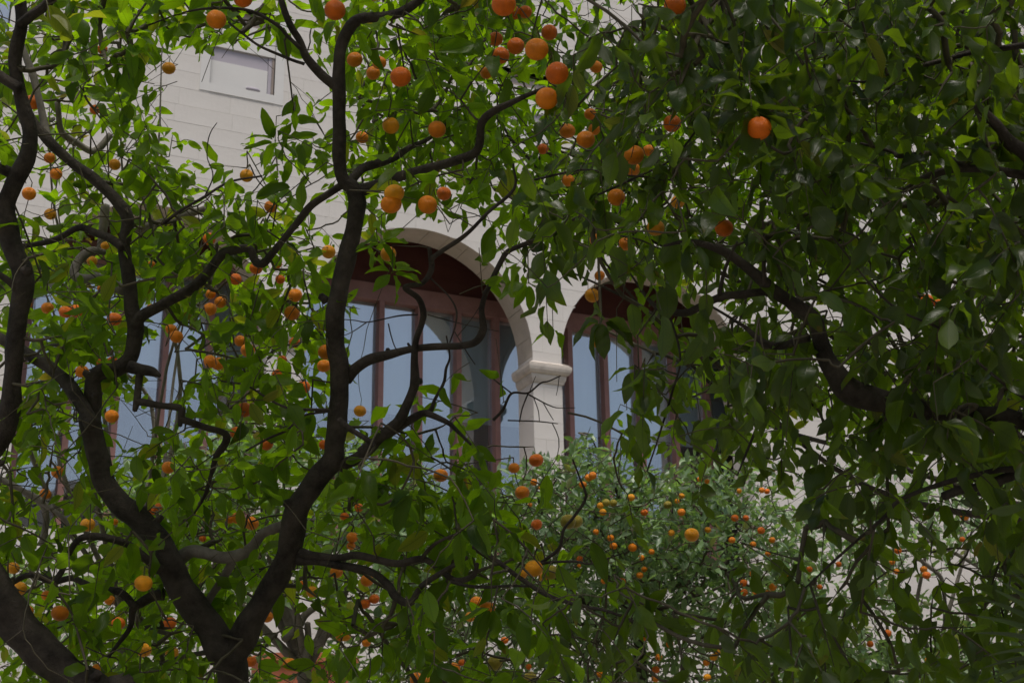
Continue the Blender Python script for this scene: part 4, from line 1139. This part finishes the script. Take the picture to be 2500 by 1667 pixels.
def noise2(px, py, s=150.0):
    return (math.sin(px / s * 1.7 + py / s * 0.9 + 1.3) + math.sin(px / s * -1.1 + py / s * 2.3 + 4.1) + math.sin(px / s * 3.1 + 0.7) * math.sin(py / s * 2.7 + 2.2)) / 2.4

def fill(T, px0, px1, py0, py1, cov, dr, size, droop, tint0, share=1.0, prob=None, gridcheck=True, tilt=0.6, lo=False, step=50, margin=0):
    """spread sprays so that leaves cover the wished share of each cell"""
    tot = 0
    for x in np.arange(px0, px1, step):
        for y in np.arange(py0, py1, step):
            cx_, cy_ = x + step / 2, y + step / 2
            c = cov(cx_, cy_)
            if c <= 0.03: continue
            dm = sum(dr) / 2
            Lpx = size * FPX / dm
            thick = -math.log(1 - min(c, 0.97)) * share
            need = thick * step * step / (0.17 * Lpx * Lpx) / 5.2
            need *= max(0.25, 1 + 0.45 * noise2(cx_, cy_))
            n = int(need) + (1 if rng.random() < need - int(need) else 0)
            for _ in range(n):
                d = rng.uniform(*dr)
                tot += add_spray(T, P(x + rng.uniform(0, step), y + rng.uniform(0, step), d), size * rng.uniform(0.85, 1.15), int(rng.integers(4, 9)), droop * rng.uniform(0.6, 1.3), tint0, gridcheck=gridcheck, tilt=tilt)
    return tot

gcov = lambda a, b: float(grid_at(np.array([a]), np.array([b]))[0]) / 10.0
def region(f):
    return lambda a, b: gcov(a, b) * f(a, b)
def sm(x, a, b): return min(1.0, max(0.0, (x - a) / (b - a)))

# tree A: centre and left, y all; fades out to the right
fill(TA, -60, 1500, -60, 1720, lambda a, b: gcov(a, b) * (1 - sm(a, 1150, 1450) if b < 1080 else 1 - sm(a, 1350, 1500)) * (sm(a, 0, 250)), (4.55, 5.6), 0.106, 0.55, 0.55, share=0.9, tilt=1.1)
# tree B: left edge
fill(TB, -80, 420, -60, 1720, lambda a, b: gcov(a, b) * (1 - sm(a, 150, 400)), (4.3, 5.2), 0.104, 0.5, 0.55, share=0.85, tilt=1.1)
fill(TA, -20, 800, 560, 1060, lambda a, b: gcov(a, b) * 0.85, (4.9, 5.7), 0.104, 0.5, 0.52, share=0.42, tilt=1.1)
# tree C: right, drooping and dark, near
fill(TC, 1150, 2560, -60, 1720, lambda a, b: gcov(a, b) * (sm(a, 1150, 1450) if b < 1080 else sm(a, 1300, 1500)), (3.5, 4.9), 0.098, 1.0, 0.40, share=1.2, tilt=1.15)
fill(TA, 820, 1560, 1080, 1720, lambda a, b: gcov(a, b) * 0.75, (4.0, 4.8), 0.108, 1.1, 0.38, share=0.4, tilt=1.0)
# behind trees
fill(TD, -60, 860, -60, 1700, lambda a, b: gcov(a, b) * (0.95 if b < 700 else 0.8), (6.0, 7.3), 0.098, 0.3, 0.72, share=0.85, tilt=1.0)
fill(TE, 820, 2540, -60, 640, lambda a, b: gcov(a, b), (6.2, 7.6), 0.098, 0.35, 0.66, share=0.9, tilt=1.0)
fill(TE, 1500, 2540, 600, 1100, lambda a, b: gcov(a, b) * 0.8, (6.4, 7.6), 0.098, 0.45, 0.62, share=0.65, tilt=1.0)
# far trees near the facade
KTOP = [(1000, 1230), (1200, 1170), (1290, 1110), (1380, 1075), (1440, 1025), (1490, 1100), (1600, 1130), (1700, 1095), (1800, 1110), (1880, 1150), (1930, 1230), (1990, 1380), (2010, 1667)]
def kcov(a, b):
    xs = [q[0] for q in KTOP]; ys = [q[1] for q in KTOP]
    if a < 950 or a > 2010: return 0
    t = np.interp(a, xs, ys)
    return 0.93 * sm(b, t, t + 40) * (1 - 0.2 * sm(b, 1400, 1560))
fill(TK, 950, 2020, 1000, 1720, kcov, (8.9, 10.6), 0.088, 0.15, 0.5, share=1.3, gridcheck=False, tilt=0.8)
def rcov(a, b):
    c = 0.62 * sm(b, 1110, 1170)
    if 2200 < a < 2420 and 1330 < b < 1480: c *= 0.35
    return max(c, 0.9 * sm(b, 1500, 1570)) if a > 1950 else 0
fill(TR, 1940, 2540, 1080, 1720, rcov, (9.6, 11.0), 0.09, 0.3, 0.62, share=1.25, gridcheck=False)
def lcov(a, b):
    xs = [280, 400, 560, 700, 820, 1000]; ys = [1130, 1060, 1010, 1025, 1060, 1130]
    t = np.interp(a, xs, ys)
    c = 0.85 * sm(b, t, t + 40) * (1 - 0.35 * sm(b, 1330, 1450))
    if 650 < a < 800 and b > 1480: c = 0.12
    return c if 260 < a < 1050 else 0.4 * sm(b, 1300, 1400) if a < 1050 else 0
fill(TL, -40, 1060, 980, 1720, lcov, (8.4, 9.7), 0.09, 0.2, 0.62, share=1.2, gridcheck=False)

# hand placed sprays the photograph shows clearly
def star(T, px, py, d, size, n, droop=0.9, tint=0.4, seed=0, lenpx=None):
    rg = np.random.default_rng(seed)
    c = P(px, py, d)
    right = ROT[:, 0]; upv = ROT[:, 1]; fwd = -ROT[:, 2]
    for i in range(n):
        th = 2 * math.pi * (i + rg.uniform(-.25, .25)) / n
        ax = norm(right * math.cos(th) + upv * (math.sin(th) * 0.7 - droop * 0.5) - fwd * rg.uniform(-.3, .4))
        up = norm(np.array([0, 0, 1.0]) - fwd * 0.6 + rg.normal(0, 0.3, 3))
        T.leaves.append((c + ax * size * 0.1, ax, up, size * rg.uniform(0.8, 1.15), float(np.clip(tint + rg.normal(0, 0.12), 0, .84))))
    T.sprays.append([c + np.array([0, 0, 0.10]), c + np.array([0.0, 0, 0.06]), c + np.array([0, 0, 0.03]), c])
star(TC, 1818, 200, 3.5, 0.12, 8, 0.9, 0.12, 1)
star(TC, 1835, 262, 3.45, 0.12, 7, 1.1, 0.1, 2)
star(TC, 1470, 780, 3.9, 0.12, 5, 1.3, 0.25, 3)
star(TC, 2290, 1030, 3.4, 0.115, 4, 1.5, 0.05, 4)
star(TA, 930, 590, 4.7, 0.10, 5, 0.5, 0.6, 5)
star(TA, 958, 665, 4.7, 0.105, 5, 0.8, 0.6, 6)
star(TA, 672, 345, 5.0, 0.105, 7, 0.0, 0.6, 7)
star(TA, 715, 292, 5.0, 0.10, 4, 0.2, 0.6, 8)
star(TA, 690, 400, 5.0, 0.09, 4, 0.3, 0.62, 9)
star(TA, 1290, 690, 4.3, 0.095, 5, 1.4, 0.62, 10)
star(TA, 1350, 800, 4.3, 0.085, 2, 2.0, 0.7, 11)
star(TC, 1560, 900, 4.0, 0.10, 5, 0.8, 0.5, 12)
star(TC, 1530, 1000, 4.0, 0.10, 4, 1.3, 0.6, 13)
star(TA, 500, 560, 5.0, 0.10, 5, 0.2, 0.65, 14)
star(TA, 1200, 1480, 4.3, 0.12, 6, 1.6, 0.15, 15)
star(TA, 1010, 1200, 4.4, 0.13, 6, 1.5, 0.12, 16)
star(TA, 1060, 1620, 4.3, 0.12, 5, 1.6, 0.15, 17)

# crowns outside the frame, over and behind the camera: they shade the near trees
def outside(T, n, box, size, tint):
    k = 0
    while k < n:
        p_ = np.array([rng.uniform(*box[0]), rng.uniform(*box[1]), rng.uniform(*box[2])])
        px, py, d = proj(p_)
        if d[0] > 0.2 and -160 < px[0] < 2660 and -160 < py[0] < 1830: k += 0.2; continue
        if np.linalg.norm(p_ - [0, 0, CAM_H]) < 1.2: continue
        add_spray(T, p_, size, 7, 0.4, tint, check=False); k += 1
outside(TC, 1450, ((0.6, 6.5), (-1.0, 5.2), (3.6, 6.4)), 0.12, 0.4)
outside(TA, 400, ((-2.5, 2.5), (2.0, 6.0), (4.6, 6.2)), 0.12, 0.4)
outside(TB, 300, ((-4.5, -0.5), (-0.5, 4.5), (3.2, 5.4)), 0.12, 0.4)

# ------------------------------------------------------------------ twigs that tie sprays and fruit to the limbs
def path_clear(a, b):
    t = np.linspace(0.1, 0.9, 7)[:, None]
    pts = a[None] * (1 - t) + b[None] * t
    px, py, d = proj(pts)
    i, j, ok = ridx(px, py)
    return not (ok & CLM[j, i]).sum() > 1

def tie(T, maxd):
    cap = 60000
    NP = np.zeros((cap, 3)); par = np.full(cap, -1); n = 0
    limbR = []
    for q, r_ in T.nodes: NP[n] = q; n += 1
    nl = n
    heads = [(s_[0], s_) for s_ in T.sprays] + [(np.array(e), None) for e in T.extra]
    hp = np.array([h[0] for h in heads])
    dd = np.array([np.min(np.linalg.norm(NP[:nl] - h, axis=1)) for h in hp])
    order = np.argsort(dd)
    segs = []          # (parent idx, child idx)
    for oi in order:
        h, s_ = heads[oi]
        dist = np.linalg.norm(NP[:n] - h, axis=1)
        cand = np.argsort(dist)[:10]
        pick = None
        for c in cand:
            if dist[c] > maxd: break
            if path_clear(NP[c], h): pick = c; break
        last = None
        if pick is None and s_ is None: pick = cand[0]
        if pick is not None:
            a = NP[pick]; L = dist[pick]
            mid = (a + h) / 2 + rng.normal(0, 0.11 * L, 3) + np.array([0, 0, -0.05 * L])
            m = max(3, min(8, int(L / 0.035) + 1))
            last = pick
            for k in range(1, m + 1):
                t = k / m
                q = a * (1 - t) ** 2 + 2 * mid * t * (1 - t) + h * t * t + (rng.normal(0, 0.0022, 3) if k < m else 0)
                NP[n] = q; par[n] = last; last = n; n += 1
        else:
            NP[n] = h; last = n; n += 1
        if s_ is not None:
            for q in s_[1:]:
                NP[n] = q; par[n] = last; last = n; n += 1
    cnt = np.zeros(n)
    for i in range(n - 1, nl - 1, -1):
        cnt[i] = max(cnt[i], 0) + 0.35
        if par[i] >= 0: cnt[par[i]] += cnt[i]
    rad = np.clip(0.00105 * np.sqrt(1 + cnt), 0, 0.009)
    ch = [i for i in range(nl, n) if par[i] >= 0]
    A = NP[par[ch]]; B = NP[ch]
    ra = np.where(par[ch] >= nl, rad[par[ch]], rad[ch] * 1.1); rb = rad[ch]
    d = B - A; Ln = np.linalg.norm(d, axis=1)[:, None] + 1e-9; d = d / Ln
    up = np.where(np.abs(d[:, 2:3]) > 0.9, np.array([[1.0, 0, 0]]), np.array([[0, 0, 1.0]]))
    x = np.cross(d, up); x /= np.linalg.norm(x, axis=1)[:, None]; y = np.cross(d, x)
    S = 4; V = []
    for P_, r_ in ((A - d * 0.0008, ra), (B + d * 0.0008, rb)):
        for k in range(S):
            th = 2 * math.pi * k / S
            V.append(P_ + (math.cos(th) * x + math.sin(th) * y) * r_[:, None])
    V = np.stack(V, axis=1)
    F = np.array([(k, (k + 1) % S, S + (k + 1) % S, S + k) for k in range(S)])
    FF = (F[None] + (np.arange(len(ch)) * 2 * S)[:, None, None]).reshape(-1, 4)
    me = mesh_from('twigs', V.reshape(-1, 3) - T.base, FF, M_TWIG, True)
    tag(link('twigs', me, T.root), kind='stuff')

for T, md in ((TA, 0.9), (TB, 0.9), (TC, 0.9), (TD, 1.4), (TE, 1.6), (TK, 1.6), (TR, 1.6), (TL, 1.6)): tie(T, md)

# ------------------------------------------------------------------ visible leaves as parts, the rest as foliage
ALL = [TA, TB, TC, TD, TE, TK, TR, TL]
ZB = np.full((RH, RW), 1e9)
data = []
for T in ALL:
    pos = np.array([l[0] for l in T.leaves]); ax = np.array([l[1] for l in T.leaves]); up = np.array([l[2] for l in T.leaves])
    sz = np.array([l[3] for l in T.leaves]); tn = np.array([l[4] for l in T.leaves])
    data.append((pos, ax, up, sz, tn))
    for f in (0.25, 0.4, 0.55, 0.7):
        px, py, d = proj(pos + ax * (sz * f)[:, None])
        i, j, ok = ridx(px, py); ok &= d > 0.3
        np.minimum.at(ZB, (j[ok], i[ok]), d[ok])
for T, (pos, ax, up, sz, tn) in zip(ALL, data):
    far = T in (TK, TR, TL)
    n = len(pos)
    ti = rng.integers(0, 16, n)
    fr = frames(ax, up)
    mx_, my_, d = proj(pos + ax * (sz * 0.5)[:, None])
    hx, hy, _ = proj(pos); tx, ty, _ = proj(pos + ax * sz[:, None])
    i, j, ok = ridx(mx_, my_)
    ok &= d > 0.3
    vis = ok & (ZB[j, i] >= d - 0.04)
    lenpx = np.hypot(hx - tx, hy - ty)
    camv = pos - np.array([0, 0, CAM_H]); camv /= np.linalg.norm(camv, axis=1)[:, None]
    face = np.abs(np.sum(camv * fr[:, :, 2], axis=1))
    score = np.where(vis, lenpx * (0.25 + face), -1)
    order = np.argsort(-score)
    npart = min(300, int((score > 8).sum()))
    sel = order[:npart]
    # shared leaf shapes for the parts
    lib = []
    for q in range(28):
        t_ = q % 16
        tint = 0.2 + 0.6 * ((q * 7) % 28) / 28
        if q == 27: tint = 0.92
        lib.append((tint, leaf_mesh('leaf', HI, np.array([t_]), np.zeros((1, 3)), np.eye(3)[None], np.array([1.0]), np.array([tint]), T.mat, np.zeros(3))))
    tints = np.array([l[0] for l in lib])
    for s_ in sel:
        near = np.argsort(np.abs(tints - tn[s_]) + rng.uniform(0, 0.08, len(tints)))[0]
        o = bpy.data.objects.new('leaf', lib[near][1])
        Mx = Matrix([[*(fr[s_][r_] * sz[s_]), pos[s_][r_] - T.base[r_]] for r_ in range(3)] + [[0, 0, 0, 1]])
        o.parent = T.root
        o.matrix_basis = Mx
        COL.objects.link(o)
    rest_ = order[npart:]
    inview = ok[rest_]
    hi_ = rest_[inview] if not far else rest_[:0]
    lo_ = rest_[~inview] if not far else rest_
    parts_ = []
    if len(hi_):
        me = leaf_mesh('foliage', HI, ti[hi_], pos[hi_], fr[hi_], sz[hi_], tn[hi_], T.mat, T.base)
        tag(link('foliage', me, T.root), kind='stuff')
    if len(lo_):
        me = leaf_mesh('foliage', LO, ti[lo_] % 10, pos[lo_], fr[lo_], sz[lo_], tn[lo_], T.mat, T.base)
        tag(link('crown' if len(hi_) else 'foliage', me, T.root), kind='stuff')
    print('TREE', T.root.name, n, 'parts', npart)

# ------------------------------------------------------------------ palm at the lower right corner
pb = P(2780, 1720, 2.9)
palm = empty('fan_palm', (pb[0], pb[1], 0))
tag(palm, 'dark palm frond with thin straight leaflets at the lower right corner', 'palm')
base = np.array([pb[0], pb[1], 0])
hub = P(2700, 1640, 2.9)
V, F = tube(catmull(np.array([[pb[0], pb[1], -0.05], [pb[0] + .02, pb[1], 0.8], [pb[0], pb[1], pb[2] - 0.25]]), 6), np.full(13, 0.06), 12, 0.08)
link('trunk', mesh_from('trunk', np.array(V) - base, F, M_BARK, True), palm)
V, F = tube(catmull(np.array([[pb[0], pb[1], pb[2] - 0.28], (pb + hub) / 2 + [0.02, 0, .02], hub]), 6), np.full(13, 0.007), 6)
link('stalk', mesh_from('stalk', np.array(V) - base, F, M_CALYX, True), palm)
for px, py, dd in ((2430, 1440, 2.8), (2402, 1462, 2.85), (2382, 1503, 2.8), (2380, 1545, 2.75), (2412, 1600, 2.8), (2398, 1631, 2.85), (2445, 1420, 2.95), (2470, 1395, 3.0), (2390, 1668, 2.9), (2500, 1370, 3.0), (2400, 1700, 2.9), (2560, 1340, 3.1)):
    tip = P(px, py, dd)
    n = 8; V = []; F = []
    ax = tip - hub; L = np.linalg.norm(ax)
    sd = norm(np.cross(ax, [0.2, 0.6, 1.0])); upn = norm(np.cross(sd, ax))
    for k in range(n + 1):
        t = k / n
        c = hub + ax * t + upn * (0.03 * math.sin(math.pi * t)) 
        w_ = 0.0115 * math.sin(math.pi * min(1, 0.12 + 0.86 * t)) ** 0.6 * (1 - 0.55 * t) + 0.0004
        V += [c - sd * w_ + upn * w_ * .5, c, c + sd * w_ + upn * w_ * .5]
    for k in range(n):
        b0 = 3 * k
        F += [(b0, b0 + 1, b0 + 4, b0 + 3), (b0 + 1, b0 + 2, b0 + 5, b0 + 4)]
    me = mesh_from('leaflet', np.array(V) - base, F, M_PALM, True, {'tint': np.full(len(V), rng.uniform(0.1, 0.6)), 'lu': np.full(len(V), 0.5), 'lv': np.zeros(len(V))})
    link('leaflet', me, palm)
